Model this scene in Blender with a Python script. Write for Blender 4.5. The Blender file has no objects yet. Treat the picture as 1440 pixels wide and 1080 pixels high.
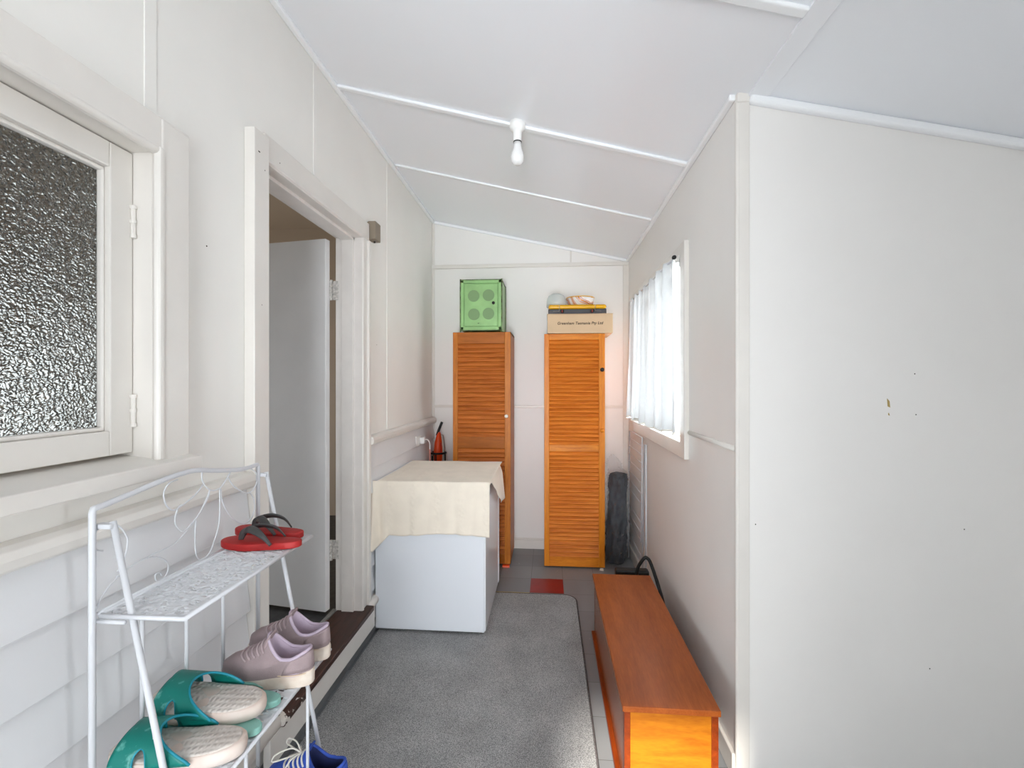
import bpy, bmesh, math, random
from mathutils import Vector, Matrix, Euler
random.seed(7)
PI = math.pi
COL = bpy.context.scene.collection

# ------------------------------------------------------------------ materials
def lin(c):
    out = []
    for v in c:
        v = v / 255.0
        out.append(v / 12.92 if v <= 0.04045 else ((v + 0.055) / 1.055) ** 2.4)
    return (out[0], out[1], out[2], 1.0)

def mat(name, rgb, rough=0.5, bump=0.0, bscale=60.0, var=0.0, vscale=4.0, rgb2=None, metal=0.0,
        spec=0.5, trans=0.0, sheen=0.0, stretch=(1, 1, 1), ior=1.45, coat=0.0, detail=4.0, bdist=0.002):
    m = bpy.data.materials.new(name)
    m.use_nodes = True
    nt = m.node_tree
    b = nt.nodes['Principled BSDF']
    b.inputs['Base Color'].default_value = lin(rgb)
    b.inputs['Roughness'].default_value = rough
    b.inputs['Metallic'].default_value = metal
    b.inputs['Specular IOR Level'].default_value = spec
    b.inputs['Transmission Weight'].default_value = trans
    b.inputs['IOR'].default_value = ior
    b.inputs['Coat Weight'].default_value = coat
    if sheen:
        b.inputs['Sheen Weight'].default_value = sheen
    tc = nt.nodes.new('ShaderNodeTexCoord')
    mp = nt.nodes.new('ShaderNodeMapping')
    mp.inputs['Scale'].default_value = stretch
    nt.links.new(tc.outputs['Object'], mp.inputs['Vector'])
    if var > 0 or rgb2:
        n = nt.nodes.new('ShaderNodeTexNoise')
        n.inputs['Scale'].default_value = vscale
        n.inputs['Detail'].default_value = detail
        nt.links.new(mp.outputs['Vector'], n.inputs['Vector'])
        r = nt.nodes.new('ShaderNodeValToRGB')
        r.color_ramp.elements[0].position = 0.32
        r.color_ramp.elements[1].position = 0.68
        c2 = rgb2 if rgb2 else tuple(v * (1 - var) for v in rgb)
        r.color_ramp.elements[0].color = lin(c2)
        r.color_ramp.elements[1].color = lin(rgb)
        nt.links.new(n.outputs['Fac'], r.inputs['Fac'])
        nt.links.new(r.outputs['Color'], b.inputs['Base Color'])
    if bump > 0:
        n2 = nt.nodes.new('ShaderNodeTexNoise')
        n2.inputs['Scale'].default_value = bscale
        n2.inputs['Detail'].default_value = 3.0
        nt.links.new(mp.outputs['Vector'], n2.inputs['Vector'])
        bp = nt.nodes.new('ShaderNodeBump')
        bp.inputs['Strength'].default_value = bump
        bp.inputs['Distance'].default_value = bdist
        nt.links.new(n2.outputs['Fac'], bp.inputs['Height'])
        nt.links.new(bp.outputs['Normal'], b.inputs['Normal'])
    return m

def wood(name, dark, light, rough=0.35, grain=(1.2, 14, 14), scale=3.0, streak=0.5, coat=0.0):
    m = bpy.data.materials.new(name)
    m.use_nodes = True
    nt = m.node_tree
    b = nt.nodes['Principled BSDF']
    b.inputs['Roughness'].default_value = rough
    b.inputs['Specular IOR Level'].default_value = 0.28
    b.inputs['Coat Weight'].default_value = coat
    b.inputs['Coat Roughness'].default_value = 0.25
    tc = nt.nodes.new('ShaderNodeTexCoord')
    mp = nt.nodes.new('ShaderNodeMapping')
    mp.inputs['Scale'].default_value = grain
    nt.links.new(tc.outputs['Object'], mp.inputs['Vector'])
    n = nt.nodes.new('ShaderNodeTexNoise')
    n.inputs['Scale'].default_value = scale
    n.inputs['Detail'].default_value = 6
    n.inputs['Distortion'].default_value = 0.6
    nt.links.new(mp.outputs['Vector'], n.inputs['Vector'])
    n3 = nt.nodes.new('ShaderNodeTexNoise')
    n3.inputs['Scale'].default_value = scale * 7
    n3.inputs['Detail'].default_value = 3
    nt.links.new(mp.outputs['Vector'], n3.inputs['Vector'])
    mx = nt.nodes.new('ShaderNodeMix')
    mx.data_type = 'FLOAT'
    mx.inputs[0].default_value = streak * 0.6
    nt.links.new(n.outputs['Fac'], mx.inputs[2])
    nt.links.new(n3.outputs['Fac'], mx.inputs[3])
    r = nt.nodes.new('ShaderNodeValToRGB')
    r.color_ramp.elements[0].position = 0.33
    r.color_ramp.elements[1].position = 0.66
    r.color_ramp.elements[0].color = lin(dark)
    r.color_ramp.elements[1].color = lin(light)
    nt.links.new(mx.outputs[0], r.inputs['Fac'])
    nt.links.new(r.outputs['Color'], b.inputs['Base Color'])
    bp = nt.nodes.new('ShaderNodeBump')
    bp.inputs['Strength'].default_value = 0.15
    bp.inputs['Distance'].default_value = 0.001
    nt.links.new(n3.outputs['Fac'], bp.inputs['Height'])
    nt.links.new(bp.outputs['Normal'], b.inputs['Normal'])
    return m

M = {}
M['wall'] = mat('wall_paint', (240, 238, 233), 0.42, 0.04, 9, 0.015, 3, bdist=0.004)
M['wall_plain'] = mat('wall_paint_sheet', (240, 238, 235), 0.4, 0.02, 7, 0.015, 2, bdist=0.004)
M['siding'] = mat('siding_paint', (226, 227, 229), 0.4, 0.12, 14, 0.02, 5, stretch=(1, .25, 1))
M['trimw'] = mat('trim_gloss_paint', (228, 224, 218), 0.3, 0.12, 26, 0.02, 8)
M['ceil'] = mat('ceiling_gloss_paint', (241, 243, 247), 0.28, 0.04, 3.5, 0, bdist=0.004)
M['ceiltrim'] = mat('ceiling_batten_paint', (246, 248, 250), 0.25, 0.05, 12)
M['doorleaf'] = mat('door_leaf_paint', (240, 240, 240), 0.35, 0.06, 10, 0.02, 5)
M['jamb'] = mat('jamb_worn_paint', (230, 225, 220), 0.4, 0.12, 30, 0.025, 14)
M['metalw'] = mat('white_enamel_tube', (210, 212, 216), 0.35, 0.05, 60)
M['steel'] = mat('hinge_painted_steel', (226, 222, 216), 0.35, 0.3, 80, 0.25, 90)
M['chrome'] = mat('bright_wire', (200, 200, 198), 0.25, metal=1.0)
M['black'] = mat('black_plastic', (24, 24, 26), 0.4, 0.05, 80)
M['blackmetal'] = mat('black_tube', (18, 18, 19), 0.35)
M['room_wall'] = mat('inner_room_paint', (196, 178, 156), 0.6, 0.05, 10)
M['lino'] = mat('dark_lino', (62, 62, 62), 0.4, 0.1, 20, rgb2=(30, 30, 31), vscale=26, detail=8)
M['threshold'] = None
M['bench_top'] = wood('bench_top_veneer', (138, 66, 20), (168, 88, 34), 0.36, (14, 1.6, 14), 2.0, 0.7, 0.0)
M['bench_side'] = wood('bench_side_veneer', (152, 82, 8), (186, 114, 16), 0.45, (2, 14, 14), 3.0, 0.5)
M['bench_rail'] = wood('bench_edge_timber', (104, 38, 8), (140, 58, 16), 0.3, (14, 2, 14), 3.0, 0.5)
M['bench_face'] = wood('bench_face_veneer', (118, 62, 32), (150, 84, 46), 0.25, (14, 1.5, 14), 3.0, 0.5, 0.3)
M['pine'] = wood('pine_stile', (166, 92, 22), (202, 124, 42), 0.42, (14, 14, 1.2), 3.0, 0.5)
M['pine_slat'] = wood('pine_slats', (158, 82, 30), (206, 120, 54), 0.42, (1.6, 16, 30), 2.6, 0.4)
M['pine_top'] = wood('pine_flat_rail', (148, 80, 12), (176, 98, 22), 0.45, (1.6, 14, 14), 3.0, 0.5)
M['honey'] = wood('honey_stile', (196, 104, 14), (224, 140, 30), 0.38, (14, 14, 1.2), 3.0, 0.5)
M['honey_slat'] = wood('honey_slats', (190, 97, 28), (228, 136, 50), 0.38, (1.6, 16, 30), 2.6, 0.4)
M['honey_top'] = wood('honey_flat_rail', (190, 100, 14), (226, 140, 34), 0.4, (1.6, 14, 20), 3.0, 0.6)
M['white_app'] = mat('white_appliance_enamel', (224, 228, 234), 0.28, 0.03, 40)
M['app_side'] = mat('appliance_side_gloss', (226, 229, 234), 0.16)
M['grey_rub'] = mat('grey_rubber', (90, 90, 92), 0.6)
M['cloth'] = mat('cream_cotton', (240, 230, 214), 0.9, 0.35, 220, 0.03, 12, sheen=0.2)
def damask(m):
    nt = m.node_tree; b = nt.nodes['Principled BSDF']
    tc = nt.nodes.new('ShaderNodeTexCoord')
    w = nt.nodes.new('ShaderNodeTexWave'); w.inputs['Scale'].default_value = 2.3; w.inputs['Distortion'].default_value = 0.4
    v = nt.nodes.new('ShaderNodeTexVoronoi'); v.inputs['Scale'].default_value = 46
    n = nt.nodes.new('ShaderNodeTexNoise'); n.inputs['Scale'].default_value = 420
    for x in (w, v, n): nt.links.new(tc.outputs['Object'], x.inputs['Vector'])
    pw = nt.nodes.new('ShaderNodeMath'); pw.operation = 'POWER'; pw.inputs[1].default_value = 5
    nt.links.new(w.outputs['Fac'], pw.inputs[0])
    mu = nt.nodes.new('ShaderNodeMath'); mu.operation = 'MULTIPLY'; nt.links.new(pw.outputs[0], mu.inputs[0]); nt.links.new(v.outputs['Distance'], mu.inputs[1])
    ad = nt.nodes.new('ShaderNodeMath'); ad.operation = 'MULTIPLY_ADD'; ad.inputs[1].default_value = .25
    nt.links.new(n.outputs['Fac'], ad.inputs[0]); nt.links.new(mu.outputs[0], ad.inputs[2])
    bp = nt.nodes.new('ShaderNodeBump'); bp.inputs['Strength'].default_value = .7; bp.inputs['Distance'].default_value = .004
    nt.links.new(ad.outputs[0], bp.inputs['Height']); nt.links.new(bp.outputs['Normal'], b.inputs['Normal'])
damask(M['cloth'])
M['green'] = mat('green_enamel', (152, 198, 130), 0.35, 0.08, 30, 0.10, 9)
M['green_dk'] = mat('green_mesh_disc', (120, 152, 104), 0.5, 0.3, 400)
M['green_rim'] = mat('green_worn_edge', (110, 138, 88), 0.45, 0.2, 50, rgb2=(66, 70, 48), vscale=30)
M['card'] = mat('cardboard', (214, 186, 152), 0.85, 0.1, 60, 0.05, 6)
M['ink'] = mat('dark_ink', (58, 46, 38), 0.8)
M['yellow'] = mat('yellow_enamel', (226, 170, 18), 0.3, 0.04, 30)
M['charcoal'] = mat('charcoal_enamel', (66, 66, 70), 0.45, 0.04, 30)
M['rug'] = None
M['rug_edge'] = mat('rug_binding', (98, 92, 92), 0.95, 0.8, 300, 0.3, 80)
M['red_eva'] = mat('red_foam', (182, 30, 30), 0.55, 0.15, 120, rgb2=(148, 30, 28), vscale=14)
M['grey_rubber'] = mat('charcoal_strap', (64, 64, 64), 0.55, 0.1, 90)
M['teal'] = mat('teal_rubber', (6, 118, 108), 0.4, 0.12, 60, rgb2=(104, 178, 168), vscale=26, detail=8)
[n for n in M['teal'].node_tree.nodes if n.type == 'VALTORGB'][0].color_ramp.elements[0].position = .33
[n for n in M['teal'].node_tree.nodes if n.type == 'VALTORGB'][0].color_ramp.elements[1].position = .41
M['teal_rim'] = mat('teal_rim', (22, 140, 160), 0.4)
M['pale_teal'] = mat('pale_teal_foam', (138, 190, 178), 0.6, 0.1, 90, 0.06, 12)
M['slide_bed'] = mat('slide_footbed', (218, 211, 204), 0.7, 0.8, 46, rgb2=(196, 186, 177), vscale=20, stretch=(.5, 1.6, 1), bdist=0.004)
def quilt(m):
    nt = m.node_tree; b = nt.nodes['Principled BSDF']
    tc = nt.nodes.new('ShaderNodeTexCoord')
    w = nt.nodes.new('ShaderNodeTexWave'); w.inputs['Scale'].default_value = 26; w.inputs['Distortion'].default_value = 1.5
    w2 = nt.nodes.new('ShaderNodeTexWave'); w2.bands_direction = 'Y'; w2.inputs['Scale'].default_value = 20; w2.inputs['Distortion'].default_value = 1.5
    for x in (w, w2): nt.links.new(tc.outputs['Object'], x.inputs['Vector'])
    ad = nt.nodes.new('ShaderNodeMath'); ad.operation = 'MULTIPLY'
    nt.links.new(w.outputs['Fac'], ad.inputs[0]); nt.links.new(w2.outputs['Fac'], ad.inputs[1])
    bp = nt.nodes.new('ShaderNodeBump'); bp.inputs['Strength'].default_value = .6; bp.inputs['Distance'].default_value = .004
    nt.links.new(ad.outputs[0], bp.inputs['Height']); nt.links.new(bp.outputs['Normal'], b.inputs['Normal'])
quilt(M['slide_bed'])
M['slide_side'] = mat('slide_midsole', (226, 216, 208), 0.6, 0.1, 60, rgb2=(206, 182, 168), vscale=9)
M['mauve'] = mat('mauve_knit', (164, 146, 148), 0.85, 0.5, 500, 0.08, 30)
M['mauve_lining'] = mat('lilac_lining', (186, 170, 186), 0.85, 0.3, 300)
M['mauve_lace'] = mat('mauve_lace', (176, 158, 160), 0.85)
M['insole'] = mat('beige_insole', (206, 184, 160), 0.85, 0.2, 120)
M['sole'] = mat('dirty_white_sole', (226, 216, 204), 0.6, 0.3, 60, rgb2=(196, 174, 156), vscale=18)
M['blue_shoe'] = mat('blue_knit', (52, 84, 178), 0.8, 0.4, 400, 0.1, 30)
M['navy'] = mat('navy_lining', (30, 40, 84), 0.9)
M['lace'] = mat('white_lace', (226, 222, 212), 0.85)
M['navy_cloth'] = mat('dark_navy_fabric', (32, 36, 48), 0.75, 0.6, 14, rgb2=(16, 18, 24), vscale=10, bdist=0.01)
M['orange'] = mat('orange_plastic', (226, 74, 20), 0.35)
M['orange_red'] = mat('red_plastic', (196, 34, 22), 0.35)
M['silver'] = mat('grey_silver_plastic', (176, 172, 166), 0.4)
M['whiteplastic'] = mat('white_plastic', (238, 238, 236), 0.35)
M['pinkcord'] = mat('pink_cord', (206, 136, 124), 0.5)
M['taupe'] = mat('taupe_plastic', (138, 126, 110), 0.5)
M['knobw'] = mat('white_china', (240, 236, 226), 0.2)
M['redtile'] = mat('red_vinyl_tile', (150, 34, 36), 0.35, 0.1, 30, 0.10, 12)
M['yellowtile'] = mat('yellow_vinyl_tile', (178, 160, 104), 0.45, 0.1, 30, 0.15, 20)
M['dirt'] = mat('chipped_ply', (176, 152, 96), 0.8)
M['grime'] = mat('nail_dark', (52, 44, 38), 0.8)

def special_floor():
    m = mat('grey_vinyl_tiles', (132, 134, 136), 0.38, 0.08, 30)
    nt = m.node_tree
    b = nt.nodes['Principled BSDF']
    tc = nt.nodes.new('ShaderNodeTexCoord')
    br = nt.nodes.new('ShaderNodeTexBrick')
    br.offset = 0.0
    br.inputs['Scale'].default_value = 1.0
    br.inputs['Brick Width'].default_value = 0.225
    br.inputs['Row Height'].default_value = 0.222
    br.inputs['Mortar Size'].default_value = 0.0014
    br.inputs['Color1'].default_value = lin((136, 138, 140))
    br.inputs['Color2'].default_value = lin((122, 124, 126))
    br.inputs['Mortar'].default_value = lin((92, 92, 92))
    mp = nt.nodes.new('ShaderNodeMapping')
    mp.inputs['Location'].default_value = (0.127, -3.055, 0)
    nt.links.new(tc.outputs['Object'], mp.inputs['Vector'])
    nt.links.new(mp.outputs['Vector'], br.inputs['Vector'])
    # pale scuffs
    n = nt.nodes.new('ShaderNodeTexNoise')
    n.inputs['Scale'].default_value = 16
    n.inputs['Detail'].default_value = 6
    mp2 = nt.nodes.new('ShaderNodeMapping')
    mp2.inputs['Scale'].default_value = (2.2, .5, 1)
    mp2.inputs['Rotation'].default_value = (0, 0, .35)
    nt.links.new(tc.outputs['Object'], mp2.inputs['Vector'])
    nt.links.new(mp2.outputs['Vector'], n.inputs['Vector'])
    r = nt.nodes.new('ShaderNodeValToRGB')
    r.color_ramp.elements[0].position = 0.69
    r.color_ramp.elements[1].position = 0.74
    nt.links.new(n.outputs['Fac'], r.inputs['Fac'])
    mx = nt.nodes.new('ShaderNodeMix')
    mx.data_type = 'RGBA'
    nt.links.new(r.outputs['Color'], mx.inputs[0])
    nt.links.new(br.outputs['Color'], mx.inputs[6])
    mx.inputs[7].default_value = lin((190, 190, 190))
    nt.links.new(mx.outputs[2], b.inputs['Base Color'])
    return m
M['floor'] = special_floor()

def special_rug():
    m = mat('grey_cut_pile', (132, 132, 132), 0.95, 1.0, 420, bdist=0.006)
    nt = m.node_tree
    b = nt.nodes['Principled BSDF']
    tc = nt.nodes.new('ShaderNodeTexCoord')
    n = nt.nodes.new('ShaderNodeTexNoise'); n.inputs['Scale'].default_value = 330; n.inputs['Detail'].default_value = 2
    n2 = nt.nodes.new('ShaderNodeTexNoise'); n2.inputs['Scale'].default_value = 5; n2.inputs['Detail'].default_value = 6
    nt.links.new(tc.outputs['Object'], n.inputs['Vector']); nt.links.new(tc.outputs['Object'], n2.inputs['Vector'])
    r = nt.nodes.new('ShaderNodeValToRGB')
    r.color_ramp.elements[0].position = 0.35; r.color_ramp.elements[1].position = 0.65
    r.color_ramp.elements[0].color = lin((126, 126, 126)); r.color_ramp.elements[1].color = lin((210, 210, 210))
    nt.links.new(n.outputs['Fac'], r.inputs['Fac'])
    r2 = nt.nodes.new('ShaderNodeValToRGB')
    r2.color_ramp.elements[0].position = 0.35; r2.color_ramp.elements[1].position = 0.65
    r2.color_ramp.elements[0].color = (.8, .8, .8, 1); r2.color_ramp.elements[1].color = (1, 1, 1, 1)
    nt.links.new(n2.outputs['Fac'], r2.inputs['Fac'])
    mx = nt.nodes.new('ShaderNodeMix'); mx.data_type = 'RGBA'; mx.blend_type = 'MULTIPLY'; mx.inputs[0].default_value = 1
    nt.links.new(r.outputs['Color'], mx.inputs[6]); nt.links.new(r2.outputs['Color'], mx.inputs[7])
    nt.links.new(mx.outputs[2], b.inputs['Base Color'])
    return m
M['rug'] = special_rug()

def special_threshold():
    m = wood('dark_worn_threshold', (38, 24, 20), (78, 46, 36), 0.3, (16, 1.5, 16), 3.0, 0.6)
    nt = m.node_tree
    b = nt.nodes['Principled BSDF']
    old = b.inputs['Base Color'].links[0].from_socket
    tc = nt.nodes.new('ShaderNodeTexCoord')
    n = nt.nodes.new('ShaderNodeTexNoise'); n.inputs['Scale'].default_value = 34; n.inputs['Detail'].default_value = 6
    nt.links.new(tc.outputs['Object'], n.inputs['Vector'])
    sx = nt.nodes.new('ShaderNodeSeparateXYZ'); nt.links.new(tc.outputs['Object'], sx.inputs[0])
    mr = nt.nodes.new('ShaderNodeMapRange')      # flaked paint survives only at the near end of the board
    mr.inputs[1].default_value = -.20; mr.inputs[2].default_value = -.36
    mr.inputs[3].default_value = 0.0; mr.inputs[4].default_value = 0.24
    nt.links.new(sx.outputs['Y'], mr.inputs[0])
    ad = nt.nodes.new('ShaderNodeMath'); ad.operation = 'ADD'
    nt.links.new(n.outputs['Fac'], ad.inputs[0]); nt.links.new(mr.outputs[0], ad.inputs[1])
    r = nt.nodes.new('ShaderNodeValToRGB')
    r.color_ramp.elements[0].position = 0.72; r.color_ramp.elements[1].position = 0.74
    nt.links.new(ad.outputs[0], r.inputs['Fac'])
    mx = nt.nodes.new('ShaderNodeMix'); mx.data_type = 'RGBA'
    nt.links.new(r.outputs['Color'], mx.inputs[0]); nt.links.new(old, mx.inputs[6])
    mx.inputs[7].default_value = lin((222, 216, 208))
    nt.links.new(mx.outputs[2], b.inputs['Base Color'])
    return m
M['threshold'] = special_threshold()

def special_curtain():
    m = bpy.data.materials.new('sheer_white_curtain'); m.use_nodes = True
    nt = m.node_tree; out = nt.nodes['Material Output']
    nt.nodes.remove(nt.nodes['Principled BSDF'])
    d = nt.nodes.new('ShaderNodeBsdfDiffuse'); d.inputs['Color'].default_value = lin((204, 207, 208))
    t = nt.nodes.new('ShaderNodeBsdfTranslucent'); t.inputs['Color'].default_value = lin((222, 227, 230))
    tp = nt.nodes.new('ShaderNodeBsdfTransparent')
    a = nt.nodes.new('ShaderNodeMixShader'); a.inputs[0].default_value = 0.03
    c = nt.nodes.new('ShaderNodeMixShader')
    tc = nt.nodes.new('ShaderNodeTexCoord')
    v = nt.nodes.new('ShaderNodeTexNoise'); v.inputs['Scale'].default_value = 40; v.inputs['Detail'].default_value = 4
    nt.links.new(tc.outputs['Object'], v.inputs['Vector'])
    r = nt.nodes.new('ShaderNodeMapRange'); r.inputs[3].default_value = 0.03; r.inputs[4].default_value = 0.15
    nt.links.new(v.outputs['Fac'], r.inputs[0]); nt.links.new(r.outputs[0], c.inputs[0])
    nt.links.new(d.outputs[0], a.inputs[1]); nt.links.new(t.outputs[0], a.inputs[2])
    nt.links.new(a.outputs[0], c.inputs[1]); nt.links.new(tp.outputs[0], c.inputs[2])
    nt.links.new(c.outputs[0], out.inputs['Surface'])
    return m
M['curtain'] = special_curtain()

def special_pane():
    m = mat('pebbled_privacy_glass', (170, 174, 172), 0.2, trans=1.0, ior=1.5)
    nt = m.node_tree; b = nt.nodes['Principled BSDF']
    tc = nt.nodes.new('ShaderNodeTexCoord')
    v = nt.nodes.new('ShaderNodeTexVoronoi'); v.feature = 'SMOOTH_F1'; v.inputs['Scale'].default_value = 185
    v.inputs['Smoothness'].default_value = 0.6
    n = nt.nodes.new('ShaderNodeTexNoise'); n.inputs['Scale'].default_value = 40
    mp = nt.nodes.new('ShaderNodeMapping'); mp.inputs['Scale'].default_value = (1, .8, 1)
    nt.links.new(tc.outputs['Object'], n.inputs['Vector'])
    mxv = nt.nodes.new('ShaderNodeMix'); mxv.data_type = 'RGBA'; mxv.inputs[0].default_value = 0.02
    nt.links.new(tc.outputs['Object'], mp.inputs['Vector'])
    nt.links.new(mp.outputs['Vector'], mxv.inputs[6]); nt.links.new(n.outputs['Color'], mxv.inputs[7])
    nt.links.new(mxv.outputs[2], v.inputs['Vector'])
    bp = nt.nodes.new('ShaderNodeBump'); bp.inputs['Strength'].default_value = 0.8; bp.inputs['Distance'].default_value = 0.004
    nt.links.new(v.outputs['Distance'], bp.inputs['Height'])
    nt.links.new(bp.outputs['Normal'], b.inputs['Normal'])
    return m
M['pebble'] = special_pane()

def film(name, rgb, alpha, rough):
    m = bpy.data.materials.new(name); m.use_nodes = True
    nt = m.node_tree; out = nt.nodes['Material Output']; b = nt.nodes['Principled BSDF']
    b.inputs['Base Color'].default_value = lin(rgb); b.inputs['Roughness'].default_value = rough
    tp = nt.nodes.new('ShaderNodeBsdfTransparent')
    mx = nt.nodes.new('ShaderNodeMixShader'); mx.inputs[0].default_value = alpha
    nt.links.new(tp.outputs[0], mx.inputs[1]); nt.links.new(b.outputs[0], mx.inputs[2])
    nt.links.new(mx.outputs[0], out.inputs['Surface'])
    return m
M['film'] = film('clear_plastic_film', (205, 208, 214), 0.13, 0.1)
M['frost'] = film('frosted_plastic', (222, 230, 228), 0.55, 0.2)
M['glass'] = film('clear_window_glass', (235, 240, 240), 0.08, 0.02)

def special_bowl():
    m = mat('painted_bowl', (226, 224, 220), 0.25)
    nt = m.node_tree; b = nt.nodes['Principled BSDF']
    tc = nt.nodes.new('ShaderNodeTexCoord')
    mp = nt.nodes.new('ShaderNodeMapping'); mp.inputs['Rotation'].default_value = (0, .8, .4)
    nt.links.new(tc.outputs['Object'], mp.inputs['Vector'])
    w = nt.nodes.new('ShaderNodeTexWave'); w.inputs['Scale'].default_value = 5.5; w.inputs['Distortion'].default_value = 6
    w.inputs['Detail Scale'].default_value = 1.2
    nt.links.new(mp.outputs['Vector'], w.inputs['Vector'])
    r = nt.nodes.new('ShaderNodeValToRGB'); r.color_ramp.interpolation = 'CONSTANT'
    els = r.color_ramp.elements
    els[0].position = 0; els[0].color = lin((228, 226, 224))
    els[1].position = .42; els[1].color = lin((228, 160, 96))
    for p, c in ((.6, (204, 120, 110)), (.7, (226, 224, 222)), (.86, (130, 120, 150)), (.93, (226, 150, 70))):
        e = els.new(p); e.color = lin(c)
    nt.links.new(w.outputs['Fac'], r.inputs['Fac']); nt.links.new(r.outputs['Color'], b.inputs['Base Color'])
    return m
M['bowl'] = special_bowl()

# ------------------------------------------------------------------ mesh helpers
def B(): return bmesh.new()

def box(bm, x0, x1, y0, y1, z0, z1):
    v = [bm.verts.new(p) for p in ((x0, y0, z0), (x1, y0, z0), (x1, y1, z0), (x0, y1, z0),
                                   (x0, y0, z1), (x1, y0, z1), (x1, y1, z1), (x0, y1, z1))]
    for f in ((3, 2, 1, 0), (4, 5, 6, 7), (0, 1, 5, 4), (1, 2, 6, 5), (2, 3, 7, 6), (3, 0, 4, 7)):
        bm.faces.new([v[i] for i in f])
    return bm

def hexa(bm, pts):
    v = [bm.verts.new(p) for p in pts]
    for f in ((3, 2, 1, 0), (4, 5, 6, 7), (0, 1, 5, 4), (1, 2, 6, 5), (2, 3, 7, 6), (3, 0, 4, 7)):
        bm.faces.new([v[i] for i in f])
    return bm

def beam(bm, p0, p1, w, h, up=(0, 0, 1)):
    p0, p1 = Vector(p0), Vector(p1)
    d = (p1 - p0).normalized(); u = Vector(up); u = (u - d * u.dot(d)).normalized(); s = d.cross(u)
    pts = []
    for q in (-1, 1):
        for (p, sg) in ((p0, -1), (p0, 1), (p1, 1), (p1, -1)):
            pts.append(p + s * (w / 2 * sg) + u * (h / 2 * q))
    hexa(bm, pts)
    return bm

def catmull(pts, n=8, closed=False):
    pts = [Vector(p) for p in pts]; out = []
    m = len(pts); rng = m if closed else m - 1
    for i in range(rng):
        if closed:
            a, b, c, d = pts[i - 1], pts[i], pts[(i + 1) % m], pts[(i + 2) % m]
        else:
            a, b, c, d = pts[max(i - 1, 0)], pts[i], pts[i + 1], pts[min(i + 2, m - 1)]
        for k in range(n):
            t = k / n
            out.append(0.5 * ((2 * b) + (c - a) * t + (2 * a - 5 * b + 4 * c - d) * t * t + (3 * b - a - 3 * c + d) * t ** 3))
    if not closed: out.append(pts[-1])
    return out

def tube(bm, pts, r, seg=8, closed=False, flat=1.0, upv=None, rads=None):
    pts = [Vector(p) for p in pts]; n = len(pts); rings = []
    prev = None
    for i, p in enumerate(pts):
        if closed: d = pts[(i + 1) % n] - pts[i - 1]
        else: d = pts[min(i + 1, n - 1)] - pts[max(i - 1, 0)]
        if d.length < 1e-9: d = Vector((0, 0, 1))
        d.normalize()
        if upv is not None: u = Vector(upv)
        elif prev is not None: u = prev
        else: u = Vector((0, 0, 1)) if abs(d.z) < .9 else Vector((1, 0, 0))
        u = u - d * u.dot(d)
        if u.length < 1e-6: u = Vector((1, 0, 0)) - d * d.x
        u.normalize(); prev = u; s = d.cross(u)
        rr = rads[i] if rads else r
        rings.append([bm.verts.new(p + s * math.cos(a) * rr + u * math.sin(a) * rr * flat)
                      for a in [2 * PI * k / seg for k in range(seg)]])
    for i in range(n if closed else n - 1):
        A, C = rings[i], rings[(i + 1) % n]
        for k in range(seg):
            bm.faces.new((A[k], A[(k + 1) % seg], C[(k + 1) % seg], C[k]))
    if not closed:
        bm.faces.new(list(reversed(rings[0]))); bm.faces.new(rings[-1])
    return bm

def lathe(bm, prof, center, axis='z', seg=28):
    cx, cy, cz = center; rings = []
    for (r, h) in prof:
        ring = []
        for k in range(seg):
            a = 2 * PI * k / seg; c, s = math.cos(a) * r, math.sin(a) * r
            if axis == 'z': p = (cx + c, cy + s, cz + h)
            elif axis == 'y': p = (cx + c, cy + h, cz + s)
            else: p = (cx + h, cy + c, cz + s)
            ring.append(bm.verts.new(p))
        rings.append(ring)
    for A, C in zip(rings, rings[1:]):
        for k in range(seg):
            bm.faces.new((A[k], A[(k + 1) % seg], C[(k + 1) % seg], C[k]))
    bm.faces.new(rings[0]); bm.faces.new(rings[-1])
    return bm

def loft(bm, rings, close_ends=True, wrap=True):
    R = [[bm.verts.new(p) for p in r] for r in rings]
    n = len(R[0])
    for A, C in zip(R, R[1:]):
        for k in range(n if wrap else n - 1):
            bm.faces.new((A[k], A[(k + 1) % n], C[(k + 1) % n], C[k]))
    if close_ends:
        bm.faces.new(R[0]); bm.faces.new(R[-1])
    return R

def gridmesh(bm, fn, nu, nv, skip=None):
    V = [[bm.verts.new(fn(i / nu, j / nv)) for j in range(nv + 1)] for i in range(nu + 1)]
    for i in range(nu):
        for j in range(nv):
            if skip and skip(i, j): continue
            bm.faces.new((V[i][j], V[i + 1][j], V[i + 1][j + 1], V[i][j + 1]))
    return V

def wloc(o):
    v = Vector((0, 0, 0))
    while o is not None:
        v += o.location; o = o.parent
    return v

def obj(name, bm, m, parent=None, smooth=False, bevel=0.0, local=False, solid=0.0, segs=2, sub=0, angle=None):
    if parent is not None and not local:
        bmesh.ops.translate(bm, vec=-wloc(parent), verts=bm.verts)
    bmesh.ops.recalc_face_normals(bm, faces=bm.faces)
    me = bpy.data.meshes.new(name)
    bm.to_mesh(me); bm.free()
    if smooth:
        for p in me.polygons: p.use_smooth = True
    o = bpy.data.objects.new(name, me); COL.objects.link(o)
    me.materials.append(m)
    if parent is not None: o.parent = parent
    if solid:
        s = o.modifiers.new('solid', 'SOLIDIFY'); s.thickness = solid; s.offset = 0
    if bevel:
        b = o.modifiers.new('bevel', 'BEVEL'); b.width = bevel; b.segments = segs; b.limit_method = 'ANGLE'
        b.harden_normals = False
    if sub:
        s = o.modifiers.new('sub', 'SUBSURF'); s.levels = sub; s.render_levels = sub
    return o

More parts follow.
